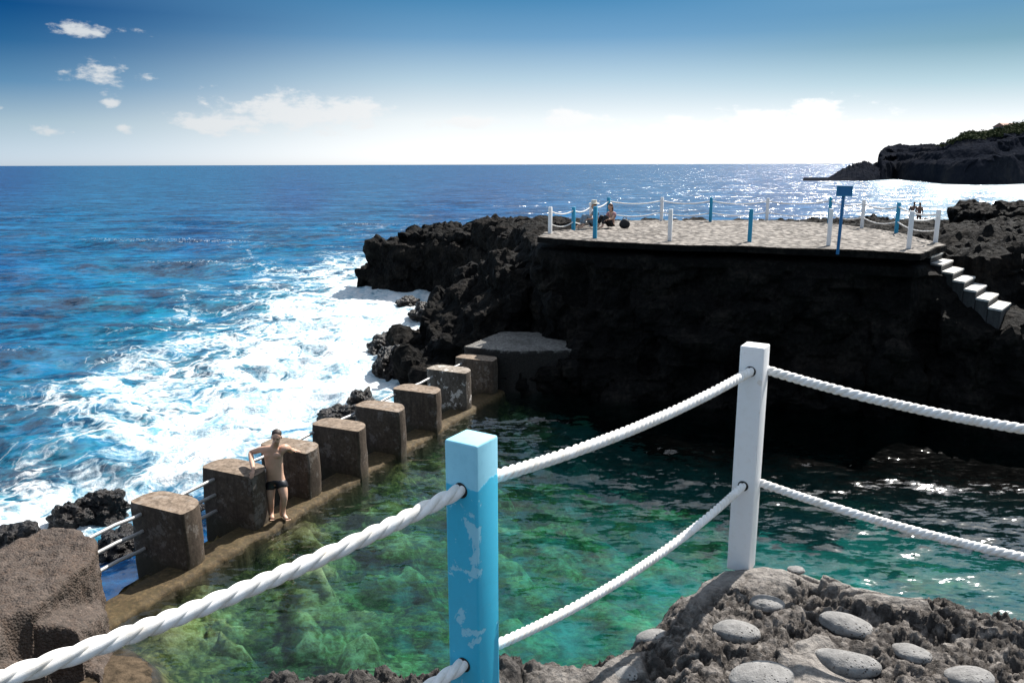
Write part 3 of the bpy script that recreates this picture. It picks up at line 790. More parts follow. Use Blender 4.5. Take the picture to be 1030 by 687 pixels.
# ------------------------------------------------------------------ headland
def build_headland():
    sky = [(808, 183.6), (820, 182), (832, 180.5), (838, 177), (846, 172), (860, 167), (868, 165), (874, 163), (880, 168), (886, 166), (889, 152), (895, 148), (915, 147), (938, 147), (955, 145), (966, 139), (975, 137), (990, 137), (1003, 134), (1015, 130), (1040, 126), (1080, 118), (1150, 105)]
    base = [(808, 183), (830, 183), (870, 183.3), (900, 181.5), (925, 183.5), (950, 186.5), (985, 187.5), (1040, 186.5), (1080, 187), (1150, 188)]
    def xc(p): d = ray(p[0], p[1]); return d.x / d.y
    su = np.array([xc(p) for p in sky]); sr = np.array([ray(*p).z / ray(*p).y for p in sky])
    bu = np.array([xc(p) for p in base]); bd = np.array([-(EYE - SEAZ) / (ray(*p).z / ray(*p).y) for p in base])
    u = np.linspace(su[0], su[-1], 620)
    d0 = np.interp(u, bu, bd); rt = np.interp(u, su, sr)
    nt_ = 110
    t = np.linspace(0, 1, nt_)
    # profile: cliff rises in the first third, terraced slope to the ridge, then down at the back
    T, U = np.meshgrid(t, u, indexing='ij')
    D0 = np.broadcast_to(d0, T.shape); RT = np.broadcast_to(rt, T.shape)
    dist = D0 + T * 90 + 0
    ridge = D0 + 60
    H = np.maximum(EYE + RT * ridge - SEAZ, .2)
    nb_ = np.array([math.sin(q * 900) + math.sin(q * 2170 + 1) * .7 + math.sin(q * 4010) * .4 for q in u])
    H = H * np.where(H < 9, 1 + .05 * nb_[None, :] , 1)
    s = T * 90 / 60
    prof = np.interp(s, [0, .06, .12, .3, .36, .62, .70, 1.0, 1.25, 1.5], [-.1, .30, .44, .5, .68, .74, .86, 1.0, .8, -.2])
    big = np.clip((H - 9) / 8, 0, 1)
    prof2 = np.interp(s, [0, .15, .4, .8, 1.0, 1.2, 1.5], [-.1, .45, .7, .9, 1.0, .6, -.3])
    pf = prof * big + prof2 * (1 - big)
    x = (U * dist).ravel(); y = dist.ravel(); z = (SEAZ + pf * H).ravel()
    P3 = np.stack([x, y, z], 1)
    n1 = fbm(P3, 22, 5, 80, .55); n2 = fbm(P3, 5, 4, 90, .6, True)
    k = np.clip(z / 6, 0, 1) * np.clip((H.ravel() - .5) / 6, .05, 1)
    z = z + (n1 * 1.6 + n2 * 1.1) * k
    y = y + (fbm(P3, 14, 4, 95) * 9 + n2 * 2.0) * k
    me = mesh_np('headland', np.stack([x, y, z], 1), grid_faces(nt_, len(u)))
    me.materials.append(M['headland'])
    tag(link('headland', me), kind='structure')
    # shrubs on the crest: leaf-sized tufts as one mass of ground cover
    g = np.random.default_rng(8)
    Zg = z.reshape(T.shape); Xg = x.reshape(T.shape); Yg = y.reshape(T.shape)
    V = []; F = []; c = 0
    for _ in range(900):
        j = g.integers(int(len(u) * .40), len(u)); i = g.integers(int(nt_ * .46), int(nt_ * .70))
        if u[j] < xc((955, 145)) and g.random() < .75: continue
        P0 = np.array([Xg[i, j], Yg[i, j], Zg[i, j]]); r0 = g.uniform(.8, 2.4) * (1.0 if u[j] > xc((955, 145)) else .5)
        for q in range(46):
            dirv = g.normal(0, 1, 3); dirv /= np.linalg.norm(dirv); dirv[2] = abs(dirv[2]) * .8
            C0 = P0 + dirv * r0 * g.uniform(.4, 1); sz = g.uniform(.22, .5)
            a = g.normal(0, 1, 3); b = g.normal(0, 1, 3)
            a /= np.linalg.norm(a); b -= a * np.dot(a, b); b /= np.linalg.norm(b)
            V += [C0 + a * sz, C0 + b * sz * .6, C0 - a * sz, C0 - b * sz * .6]; F.append((c, c + 1, c + 2, c + 3)); c += 4
    me = mesh_np('scrub', np.array(V), np.array(F))
    tag(link('scrub', me, M['scrub']), kind='stuff', label='low green scrub covering the top of the far headland', cat='scrub')
    # house on the skyline at the right edge
    j = int(np.argmin(abs(u - xc((1026, 128))))); i = int(nt_ * .66)
    p = Vector((Xg[i, j], Yg[i, j], Zg[i, j]))
    h = empty('house', p + Vector((3, 14, -3.6)), R(20)); tag(h, 'small white house with a pale pitched roof on top of the far headland', 'house')
    bm = bmesh.new(); box_bm(bm, (0, 0, 1.9), (9, 6, 3.8)); from_bm('wall', bm, M['plaster'], h)
    bm = bmesh.new()
    vs = [bm.verts.new(q) for q in [(-4.9, -3.4, 3.8), (4.9, -3.4, 3.8), (4.9, 3.4, 3.8), (-4.9, 3.4, 3.8), (-4.9, 0, 5.5), (4.9, 0, 5.5)]]
    for f in [(0, 1, 5, 4), (2, 3, 4, 5), (0, 4, 3), (1, 2, 5), (3, 2, 1, 0)]: bm.faces.new([vs[k] for k in f])
    from_bm('roof', bm, M['tile'], h)
    for xx in (-2.6, 0, 2.6):
        bm = bmesh.new(); box_bm(bm, (xx, -3.02, 2.1), (1.0, .08, 1.2)); from_bm('window', bm, M['glass'], h)
build_headland()

# ------------------------------------------------------------------ pool wall, pillars, rails
def build_wall():
    w = empty('sea_wall', W(WL / 2, 0, 0), 0)
    tag(w, 'low algae-brown concrete sea wall closing the pool off from the surf, carrying the row of pillars', 'sea wall')
    ny, nx = 420, 22
    s = np.linspace(-2.6, WL + .9, ny)
    prof = [(-.62, -3), (-.60, -1.2), (-.58, -.5), (-.55, -.1), (-.50, .03), (-.44, .08), (-.2, .09), (0, .09), (.08, .085), (.14, .07), (.18, .03), (.20, -.1), (.24, -.5), (.32, -1.2), (.4, -3.2)]
    V = []
    for si in s:
        for t, z in prof:
            V.append(tuple(W(si, t, z)))
    V = np.array(V); n = fbm(V, .5, 4, 50); n2 = fbm(V, .12, 3, 52)
    V[:, 2] += n * .03 + n2 * .012
    e = (n * .07 + n2 * .03); V[:, 0] += wn.x * e; V[:, 1] += wn.y * e
    V -= np.array(w.location)
    me = mesh_np('ledge', V, grid_faces(ny, len(prof)))
    link('ledge', me, M['ledge'], w, smooth=True)
build_wall()

def rr_outline(L, Tk, radii, seg=7):
    # x: across the wall (+ = pool), y: along the wall (+ = away); corners pool-near, pool-far, sea-far, sea-near
    hx, hy = L / 2, Tk / 2
    cs = [(hx, -hy, -90), (hx, hy, 0), (-hx, hy, 90), (-hx, -hy, 180)]
    pts = []
    for (x, y, a0), r in zip(cs, radii):
        cx_, cy_ = x - math.copysign(r, x), y - math.copysign(r, y)
        for k in range(seg + 1):
            a = R(a0 + 90 * k / seg); pts.append((cx_ + r * math.cos(a), cy_ + r * math.sin(a)))
    return pts

PIL = [(195.5, 569), (262, 529), (316.7, 498.6), (365.3, 476.8), (405.5, 455), (441, 432), (471.5, 411.5), (498, 395.5)]
LAB = ['brown concrete pillar nearest to the big pebbly block, its rounded top bleached pale',
       'concrete pillar that the bather leans on with his bent arm, shadow of the arm on its flat top',
       'concrete pillar right behind the standing bather, under his outstretched hand',
       'dark-faced concrete pillar just beyond the bather, fourth counted from the big pebbly block',
       'concrete pillar with a strongly rounded corner, fifth from the big pebbly block',
       'dark concrete pillar next before the whitewashed one',
       'concrete pillar with a flaking whitewashed top edge, last but one of the row',
       'last pillar of the row, beside the grey quay and below the black cliff']
def make_pillar(i, px, py):
    p = Z(px, py, .1) - we * .15
    L, Tk = 1.28, .62
    rad = [(.04, .44, .30, .10), (.04, .42, .3, .10), (.05, .40, .3, .12), (.05, .44, .26, .12), (.06, .48, .3, .14), (.05, .44, .28, .12), (.05, .42, .26, .12), (.05, .40, .3, .12)][i]
    h = 1.04 + [0, .03, -.03, .02, .03, -.02, .05, 0][i]
    o2 = rr_outline(L, Tk, rad)
    nz = 16; V = []
    for k in range(nz + 1):
        z = -1.5 + (h + 1.5) * k / nz; f = 1.0 + .035 * (1 - k / nz)
        if k == nz: f -= .015
        for x, y in o2: V.append((x * f, y * f, z if k < nz else h))
    m = len(o2)
    for f in (.86, .6, .3, .02):
        for x, y in o2: V.append((x * f, y * f, h + (1 - f) * .018))
    V = np.array(V); nr = nz + 5
    idx = np.arange(nr * m).reshape(nr, m)
    F = np.stack([idx[:-1], np.roll(idx, -1, 1)[:-1], np.roll(idx, -1, 1)[1:], idx[1:]], -1).reshape(-1, 4)
    q = V + i * 7.7
    nn = fbm(q, .35, 4, 60); n2 = fbm(q, .08, 3, 61)
    V[:, 0] += (nn * .022 + n2 * .009); V[:, 1] += (nn * .020 + n2 * .009); V[:, 2] += n2 * .010 * (V[:, 2] > .1)
    # local x = wn, y = we ; shift so near pool corner sits at origin point p
    c = p - wn * (L / 2) + we * (Tk / 2)
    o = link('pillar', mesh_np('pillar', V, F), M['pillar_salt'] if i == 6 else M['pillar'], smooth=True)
    o.data.set_sharp_from_angle(angle=R(42))
    o.location = (c.x, c.y, .06)
    o.rotation_euler = (0, 0, math.atan2(wn.y, wn.x) + random.uniform(-.015, .015))
    tag(o, LAB[i], 'pillar', 'concrete pillars along the sea wall')
    return c
PC = [make_pillar(i, *p) for i, p in enumerate(PIL)]

# rails threaded through the pillars
rl = empty('pipe_railing', W(0, -.95, .1)); tag(rl, 'three grey pipe rails running through the row of concrete pillars on the sea side', 'railing')
for z, t in ((.93, -.98), (.62, -.98), (.30, -.98)):
    pts = [W(-.4 + k * (WL + .6) / 40, t + .01 * math.sin(k * 1.3), z + .012 * math.sin(k * 2.1)) - Vector(rl.location) for k in range(41)]
    V, F = tube(pts, .034, 10); link('rail', mesh_np('rail', V, F), M['pipe'], rl, smooth=True)

# big pebbly block at the near end
def build_block():
    b = empty('concrete_block', Z(60, 640, .1)); tag(b, 'big pebbly rounded concrete block with a dark hollow beside the sea wall', 'concrete block')
    bm = bmesh.new()
    A = Z(108, 618, .1)
    c = A - wn * 1.0 - we * .8
    M4 = Matrix.Translation((A.x, A.y, 0)) @ Matrix.Rotation(math.atan2(wn.y, wn.x), 4, 'Z')
    # local: x toward pool, y away along wall
    def P(poly, z0, z1=None):
        q = []
        for p in poly:
            w_ = M4 @ Vector((p[0], p[1], 0)); q.append((w_.x, w_.y) if len(p) < 3 else (w_.x, w_.y, p[2]))
        prism(bm, q, z0, z1 if z1 else 0)
    P([(.06, -.16, 1.16), (-.28, .19, 1.2), (-.74, .28, 1.22), (-1.2, .28, 1.22), (-1.4, .12, 1.2), (-1.42, -.2, 1.18), (-1.45, -1.0, 1.14), (-1.5, -3.0, 1.1), (1.2, -3.0, 1.1), (.86, -2.08, 1.15), (.48, -1.22, 1.18)], -2, 1)
    P([(.04, -.2, .50), (.36, -.26, .40), (.72, -.75, .62), (1.05, -1.25, .78), (1.5, -3, .7), (-1.5, -3, .9), (-.4, -1.2, 1.1)], -2, 1)
    P([(.36, -.10, .02), (.9, -.7, .1), (1.35, -1.2, .2), (1.9, -3, .2), (-1, -3, .2), (-.6, -.5, .0)], -2, 1)
    me = remeshed(bm, .035)
    v, n = coords(me)
    # round off the arrises
    bm = bmesh.new(); bm.from_mesh(me)
    for _ in range(8): bmesh.ops.smooth_vert(bm, verts=bm.verts, factor=.6, use_axis_x=True, use_axis_y=True, use_axis_z=True)
    bm.to_mesh(me); bm.free()
    v, n = coords(me)
    d = fbm(v, .7, 3, 130) * .05 + fbm(v, .24, 4, 133, .6, True) * .045 + fbm(v, .09, 3, 131) * .016 + (.4 - worley(v, .05, 132)) * .014
    for (px, py, z0, rx, ry, dp) in ((46, 634, .98, .42, .26, .75), (50, 676, .72, .40, .20, .5)):
        h0 = Z(px, py, z0); ca, sa = math.cos(.35), math.sin(.35)
        qx = (v[:, 0] - h0.x) * ca + (v[:, 1] - h0.y) * sa; qy = -(v[:, 0] - h0.x) * sa + (v[:, 1] - h0.y) * ca
        k = np.clip(1.25 - np.sqrt((qx / rx) ** 2 + (qy / ry) ** 2), 0, .45) / .45
        v[:, 2] = np.where(v[:, 2] > .1, v[:, 2] - dp * k * k * (3 - 2 * k), v[:, 2])
    v = v + n * d[:, None] - np.array(b.location)
    setco(me, v)
    link('block_body', me, M['block'], b, smooth=True)
build_block()

# quay slab beyond the last pillar
def build_quay():
    q = [Z(466, 348.5, 1.3), Z(505, 333, 1.3), Z(580, 336, 1.3), Z(578, 352, 1.3), Z(514.5, 353.5, 1.3)]
    bm = bmesh.new(); prism(bm, [(p.x, p.y) for p in q], -1.5, 1.3)
    me = remeshed(bm, .05); v, n = coords(me)
    setco(me, v + n * (fbm(v, .5, 3, 140) * .012 + fbm(v, .1, 3, 141) * .008)[:, None])
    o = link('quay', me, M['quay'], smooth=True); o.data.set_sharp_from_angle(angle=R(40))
    tag(o, 'grey concrete quay slab half in shadow beyond the last pillar', 'quay')
build_quay()

# ------------------------------------------------------------------ loose shore rocks
def rock(name, c, size, label, s, group=None, mat='shore', sub=5, cat='rock', amp=.5):
    size = tuple(q * .82 for q in size)
    bm = bmesh.new(); bmesh.ops.create_icosphere(bm, subdivisions=sub, radius=1)
    me = bpy.data.meshes.new(name); bm.to_mesh(me); bm.free()
    v, n = coords(me)
    q = v * 1.3 + s * 3.1
    b1, b2, cid = worley(q, .75, s, True)
    v = v * (1 + fbm(q, 1.1, 4, s) * amp + (.5 - b1)[:, None].ravel() * amp * .9 + (cid - .5) * amp * .25)[:, None]
    b1, b2, cid = worley(q, .28, s + 9, True)
    v *= (1 + (.5 - b1) * .16 + (cid - .5) * .12)[:, None]
    v *= np.array(size); v[:, 2] = np.maximum(v[:, 2], -size[2] * .8)
    setco(me, v)
    o = link(name, me, M[mat], smooth=False); o.location = c
    tag(o, label, cat, group)
    return o
SG = 'wave-washed rocks along the sea wall'
rocks = [((104, 514), (.55, .5, .5), 'black jagged rock in the foam between the big pebbly block and the nearest pillar'),
         ((76, 520), (.55, .5, .45), 'small black rock in the foam directly behind the top of the big pebbly block'),
         ((122, 550), (.6, .6, .42), 'black rock seen below the rails left of the nearest pillar'),
         ((20, 556), (.8, .55, .55), 'wet black rock at the left edge behind the big pebbly block'),
         ((2, 590), (.6, .5, .45), 'wet rock at the left edge of the picture beside the pebbly block'),
         ((184, 512), (.4, .5, .35), 'small wet rock in the foam just behind the nearest pillar'),
         ((236, 488), (.35, .5, .35), 'pale-crusted rock between the pillar under the bather\'s bent arm and the foam'),
         ((343, 417), (.7, .6, .42), 'low brownish rock awash behind the fourth pillar'),
         ((365, 404), (.5, .8, .5), 'dark rock awash where the cliff foot meets the fifth pillar'),
         ((428, 317), (.9, 1.3, .75), 'wave-battered brown rock with water running off in the white inlet'),
         ((410, 303), (.7, .9, .4), 'low rock at the mouth of the white inlet, farther out than the battered brown one'),
         ((385, 352), (.7, 1.0, .7), 'black rock with white runoff at the left foot of the sunlit rib'),
         ((392, 372), (.6, .9, .8), 'black rock below the sunlit rib, nearest to the pillars')]
for k, ((px, py), sz, lb) in enumerate(rocks):
    c = Z(px, py + 4, SEAZ); rock('shore_rock', (c.x, c.y, SEAZ + sz[2] * .25), sz, lb, 200 + k * 5, SG)

# ------------------------------------------------------------------ posts
def post_bm(bm, w, h, rot, bevel=.006):
    g = bmesh.ops.create_cube(bm, size=1)
    bmesh.ops.transform(bm, matrix=Matrix.Rotation(rot, 4, 'Z') @ Matrix.Diagonal((w, w, h, 1)) @ Matrix.Translation((0, 0, .5)), verts=g['verts'])
    es = {e for v in g['verts'] for e in v.link_edges}
    bmesh.ops.bevel(bm, geom=list(es), offset=bevel, segments=3, affect='EDGES', profile=.5)

def ring_bm(bm, c, nrm, r=.0185, th=.004):
    """flat dark disc standing for the shaded inside of the rope hole"""
    M4 = Matrix.Translation(c) @ Vector(nrm).to_track_quat('Z', 'Y').to_matrix().to_4x4()
    n = 20
    o = [M4 @ Vector((math.cos(2 * math.pi * k / n) * r * 1.12, math.sin(2 * math.pi * k / n) * r * 1.12, .0012)) for k in range(n)]
    vs = [bm.verts.new(p) for p in o]; bm.faces.new(vs)
M['hole'] = simple('rope_hole_shadow', (.02, .02, .022), .9)  # near-black colour painted as the shade inside the rope holes

POSTROT = R(-32)
nl = Vector((math.sin(POSTROT), -math.cos(POSTROT), 0))      # toward lower-left / camera
nl = Vector((-math.sin(R(32)), -math.cos(R(32)), 0))
def near_post(loc, h, mat, label, holes, tilt=(0, 0), w=.095):
    t = empty('rope_post', loc); tag(t, label, 'post', 'rope fence posts of the near railing')
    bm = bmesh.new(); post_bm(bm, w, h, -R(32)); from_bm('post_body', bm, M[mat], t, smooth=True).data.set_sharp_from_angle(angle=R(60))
    for z in holes:
        for s in (1, -1):
            bm = bmesh.new(); ring_bm(bm, nl * s * (w / 2 + .0005) + Vector((0, 0, z)), nl * s); from_bm('rope_hole', bm, M['hole'], t)
    t.rotation_euler = (tilt[0], tilt[1], 0)
    return t
GZ = 5.13
PB = Vector((-.103, 1.905, 5.02)); PW = Vector((.923, 2.945, 5.11)); PR = Vector((3.0, 1.95, 5.1)); PL = Vector((-1.5, .7, 5.05))
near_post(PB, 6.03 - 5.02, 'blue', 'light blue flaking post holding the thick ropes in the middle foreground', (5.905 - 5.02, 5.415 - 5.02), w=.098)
near_post(PW, 6.03 - 5.11, 'white', 'white post on the sunlit lava ground right of the blue post', (5.935 - 5.11, 5.475 - 5.11), w=.090)

# ------------------------------------------------------------------ ropes
def rope_mesh(path, R_, pitch, seg=8):
    P = np.array([tuple(p) for p in path], float)
    ds = np.linalg.norm(np.diff(P, axis=0), axis=1); S = np.concatenate([[0], np.cumsum(ds)]); L = S[-1]
    step = min(R_ * .3, pitch / 14)
    n = max(12, int(L / step)); ss = np.linspace(0, L, n)
    C = np.stack([np.interp(ss, S, P[:, k]) for k in range(3)], 1)
    T = np.gradient(C, axis=0); T /= np.linalg.norm(T, axis=1)[:, None]
    up = np.array([0, 0, 1.0]); Nn = np.cross(T, up); Nn /= np.linalg.norm(Nn, axis=1)[:, None]; B = np.cross(T, Nn)
    parts = []
    for k in range(3):
        a = -2 * np.pi * (ss + .010 * np.sin(ss * 9.1) + .006 * np.sin(ss * 23.7 + 1)) / pitch + k * 2 * np.pi / 3
        off = (np.cos(a)[:, None] * Nn + np.sin(a)[:, None] * B) * R_ * .50
        parts.append(tube(C + off, R_ * .56, seg))
    return join_np(parts)

def span(a, b, sag, n=40):
    return [a.lerp(b, t) - Vector((0, 0, 4 * sag * t * (1 - t))) for t in [k / n for k in range(n + 1)]]

def rope(name, path, R_, pitch, label, group, seg=8, parent=None):
    o_ = Vector(path[0]); V, F = rope_mesh([p - o_ for p in path], R_, pitch, seg)
    o = link(name, mesh_np(name, V, F), M['rope'], parent, smooth=True); o.location = o_
    if label: tag(o, label, 'rope', group)
    return o
RG = 'white ropes of the near railing'
hb = lambda P, z, s: Vector((P.x, P.y, z)) + nl * s * .04
rope('rope', span(hb(PB, 5.905, 1), Vector((-1.5, .7, 5.91)), .078), .0185, .150, 'thick loosely twisted white rope falling from the blue post across the lower left corner', RG, 12)
rope('rope', span(hb(PB, 5.415, 1), Vector((-1.5, .7, 5.42)), .075), .0185, .150, 'short piece of thick white rope entering the blue post at the bottom edge', RG, 12)
rope('rope', span(hb(PB, 5.90, -1), hb(PW, 5.935, 1), .034), .0175, .075, 'upper tightly laid white rope between the blue post and the white post', RG, 10)
rope('rope', span(hb(PB, 5.405, -1), hb(PW, 5.475, 1), .062), .0150, .062, 'lower bluish-shaded white rope between the blue post and the white post', RG, 10)
rope('rope', span(hb(PW, 5.935, -1), Vector((3.0, 1.95, 5.935)), .125), .0180, .074, 'upper white rope leaving the white post for the right edge', RG, 10)
rope('rope', span(hb(PW, 5.475, -1), Vector((3.0, 1.95, 5.45)), .115), .0165, .066, 'lower white rope leaving the white post, hanging over the glittering pool', RG, 10)

# ------------------------------------------------------------------ foreground ground
EDGE = [(-4, 1.75), (-2.4, 1.95), (-1.5, 2.12), (-.95, 2.28), (-.72, 2.42), (-.50, 2.38), (-.28, 2.34), (-.02, 2.40), (.2, 2.40), (.38, 2.50), (.50, 2.62), (.66, 2.83), (.84, 2.97), (1.02, 3.0), (1.2, 2.93), (1.36, 2.79), (1.58, 2.70), (1.80, 2.63), (2.0, 2.50), (2.5, 2.3), (3.4, 2.2), (4.6, 2.2)]
GPOLY = EDGE + [(4.6, -2), (-4, -2)]
STONES = [((741, 633), .085, .050, -8), ((770, 605), .062, .042, -20), ((851, 627), .088, .046, -28), ((852, 665), .10, .048, -25), ((765, 680), .10, .055, 0),
          ((917, 655), .062, .040, -38), ((975, 680), .075, .045, -10), ((800, 571), .035, .022, -10), ((628, 668), .055, .03, 10), ((655, 630), .06, .03, 15), ((603, 688), .07, .04, 5)]
def build_ground():
    X, Y = np.meshgrid(np.arange(-1.7, 3.1, .0065), np.arange(1.3, 3.3, .0065))
    x = X.ravel(); y = Y.ravel(); P3 = np.stack([x, y, 0 * x], 1)
    left = np.clip((.45 - x) / .5, 0, 1); rightm = np.clip((x - 1.5) / .4, 0, 1)
    wob = fbm(P3, .45, 4, 150) * .07 + fbm(P3, .12, 3, 151) * .03
    sdv = poly_sd(x, y, GPOLY) + wob
    base = GZ + .02 * fbm(P3, .9, 3, 152)
    # edges lumpy: drop progressively
    drop = np.clip(.16 - sdv, 0, .6)
    z = base - .10 * np.clip(drop / .16, 0, 1) ** 2 - left * .0
    z -= np.clip(.0 - sdv, 0, 1) * 5.0
    # slope down to the left of the shadow line
    z -= np.clip((.62 - x) * .22, 0, .03)
    # mortar patches: smoother and paler
    mort = np.clip((fbm(P3, .32, 4, 160) - .10) / .12, 0, 1) * (1 - .8 * left)
    mort = np.maximum(mort, np.clip((.10 - np.abs(sdv - .10)) / .06, 0, 1) * np.clip((x - .55) / .2, 0, 1) * (x < 1.5))
    # gravel: domes of two sizes with gaps
    b1, b2, c1 = worley(P3 + np.stack([fbm(P3, .05, 2, 161) * .012] * 3, 1), .042, 162, True)
    g1 = np.sqrt(np.clip(.36 - b1 ** 2, 0, 1)) * (.4 + .9 * c1)
    d1, d2, c2 = worley(P3, .017, 166, True)
    g2 = np.sqrt(np.clip(.30 - d1 ** 2, 0, 1)) * c2
    rough = 1 - mort
    sharp = np.clip((fbm(P3, .026, 5, 190, .72) - .03), 0, .30)
    z -= rough * np.minimum(sharp * 1.6, .16) * .085
    z += rough * (np.round(c1 * 3) / 3 * .016 * (b1 < .52) - .008 + g2 * .018) + mort * (.006 + g2 * .0015)
    z -= rough * np.clip(fbm(P3, .09, 3, 170) - .12, 0, 1) * .09
    # blocky lumps at the left rim and at the right
    L1, L2, c3 = worley(P3 + np.stack([fbm(P3, .1, 2, 175) * .05] * 3, 1), .15, 172, True)
    lump = np.sqrt(np.clip(.42 - L1 ** 2, 0, 1)) * (.35 + c3)
    rim = np.clip((.30 - sdv) / .2, 0, 1)
    z += (left * (.3 + .7 * rim) * .10 + rightm * rim * .055) * (lump - .2)
    pit = np.clip((fbm(P3, .045, 3, 178) - .15), 0, 1) * .05
    z -= pit * np.maximum(left, rightm * rim)
    # long ledges cracked out of the crust right of the post
    cr = np.abs(fbm(P3 * np.array([.7, 1.3, 1]), .22, 3, 181)); m2 = np.clip((x - 1.0) / .2, 0, 1) * np.clip((.42 - sdv) / .15, 0, 1)
    z -= m2 * np.clip(.05 - cr, 0, 1) * .9
    z += m2 * .02 * np.sign(fbm(P3, .3, 2, 182)) * .8
    # beds for the rounded stones
    for (pp, a, b_, rot) in STONES:
        c = Z(pp[0], pp[1], GZ)
        r = np.hypot(x - c.x, y - c.y); k = np.clip(1.35 - r / a, 0, 1)
        z = z * (1 - k) + (GZ - .03) * k
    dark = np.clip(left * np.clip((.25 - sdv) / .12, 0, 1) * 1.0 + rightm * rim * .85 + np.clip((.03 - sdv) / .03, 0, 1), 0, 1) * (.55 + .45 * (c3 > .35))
    ok = sdv > -.12
    F = grid_faces(*X.shape); keep = ok[F].all(1)
    used = np.unique(F[keep]); rm = -np.ones(len(x), int); rm[used] = np.arange(len(used))
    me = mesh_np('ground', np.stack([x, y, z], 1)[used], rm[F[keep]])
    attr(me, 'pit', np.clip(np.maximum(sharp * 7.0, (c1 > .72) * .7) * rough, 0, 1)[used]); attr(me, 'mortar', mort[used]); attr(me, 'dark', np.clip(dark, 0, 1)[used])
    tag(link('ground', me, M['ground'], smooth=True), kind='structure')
build_ground()

SLAB = ['oval grey beach stone below the foot of the white post, just right of its shadow',
        'small grey stone nearest to the foot of the white post on the right',
        'smooth grey stone in the middle of the gravel, lying diagonally',
        'kidney-shaped grey stone, the largest of the group, in front of the diagonal one',
        'broad grey stone cut by the bottom edge below the white post',
        'slim tilted grey stone right of the kidney-shaped one',
        'grey stone at the bottom edge nearest to the right corner',
        'pale flat stone sunk in the crust right behind the foot of the white post',
        'dark stone in the shadow of the white post near the bottom edge',
        'flat stone in the post shadow at the brink over the pool',
        'stone in shadow at the very bottom left of the crust']
for k, (pp, a, b_, rot) in enumerate(STONES):
    c = Z(pp[0], pp[1], GZ)
    bm = bmesh.new(); bmesh.ops.create_icosphere(bm, subdivisions=5, radius=1)
    me = bpy.data.meshes.new('beach_stone'); bm.to_mesh(me); bm.free()
    v, n = coords(me)
    v *= (1 + fbm(v + k * 9, 1.3, 3, 300 + k) * .16)[:, None]
    if k == 3: v[:, 1] += .28 * (v[:, 0] ** 2) - .1
    v[:, 2] = np.sign(v[:, 2]) * np.abs(v[:, 2]) ** .85
    v *= np.array((a, b_ * 1.25, a * .36))
    v *= (1 + fbm(v, .02, 3, 320) * .012)[:, None]
    setco(me, v)
    o = link('beach_stone', me, M['stone'], smooth=True)
    zoff = -.012 - min(.03, max(0, (.62 - c.x)) * .22)
    o.location = (c.x, c.y, GZ + zoff); o.rotation_euler = (R(random.uniform(-6, 6)), R(random.uniform(-6, 6)), R(rot))
    tag(o, SLAB[k], 'stone', 'rounded beach stones set in the foreground ground')

# ------------------------------------------------------------------ terrace fence
def far_post(px, ybase, ytop, col, label, base_z=4.44):
    p = Z(px, ybase, base_z)
    top = D(px, ytop, p.y)
    h = top.z - base_z
    bm = bmesh.new(); post_bm(bm, .115, h, R(-20), .01)
    o = from_bm('fence_post', bm, M[col], smooth=True); o.data.set_sharp_from_angle(angle=R(60))
    o.location = p; tag(o, label, 'post', 'blue and white posts round the far terrace')
    return Vector((p.x, p.y, base_z)), h
BK = [(553.6, 235, 208.6, 'white', 'white post at the far left corner of the terrace'),
      (577, 232, 208.6, 'blue_far', 'short blue post between the left corner post and the sitting couple'),
      (594.5, 228.5, 204.5, 'white', 'white post right behind the person in the cream hat'),
      (612, 225, 199, 'blue_far', 'blue post behind the woman with brown hair'),
      (665.5, 223, 199, 'white', 'white post of the back row, first right of the sitting couple'),
      (714.7, 223.8, 199.3, 'blue_far', 'blue post in the middle of the back row'),
      (771.5, 222.5, 200, 'white', 'pale post of the back row against the glitter, right of the middle blue one'),
      (834, 226, 199, 'blue_far', 'blue post of the back row standing just behind the signpost'),
      (867, 230.5, 202, 'white', 'thin white post right behind the signpost'),
      (901.5, 236, 204.7, 'blue_far', 'blue post farthest right on the terrace'),
      (941, 245.5, 212, 'white', 'white post at the right corner above the steps')]
FR = [(598.6, 240, 208, 'blue_far', 'blue post of the front row in front of the sitting couple'),
      (673.8, 243, 211, 'white', 'white post in the front row at the rim of the black cliff, left of middle'),
      (754, 244.5, 211, 'blue_far', 'blue post in the front row at the rim of the black cliff'),
      (833.5, 248, 211, 'white', 'white post standing immediately left of the signpost'),
      (914, 251.5, 213.5, 'white', 'white post at the head of the steps, front row')]
bk = [far_post(*a) for a in BK]; fr = [far_post(*a) for a in FR]
FG = 'white ropes round the far terrace'
def far_rope(pts, frac, sag, label, r=.024):
    path = []
    for (a, ha), (b, hb_) in zip(pts[:-1], pts[1:]):
        A = a + Vector((0, 0, ha * frac)); B = b + Vector((0, 0, hb_ * frac))
        s = span(A, B, sag, 14); path += s if not path else s[1:]
    rope('fence_rope', path, r, .14, label, FG, 5)
far_rope(bk, .86, .12, 'upper white rope strung along the seaward back row of the terrace posts')
far_rope(bk, .38, .14, 'lower white rope strung along the seaward back row of the terrace posts', .02)
far_rope([fr[4], bk[10]], .78, .06, 'short white rope joining the two posts at the head of the steps')

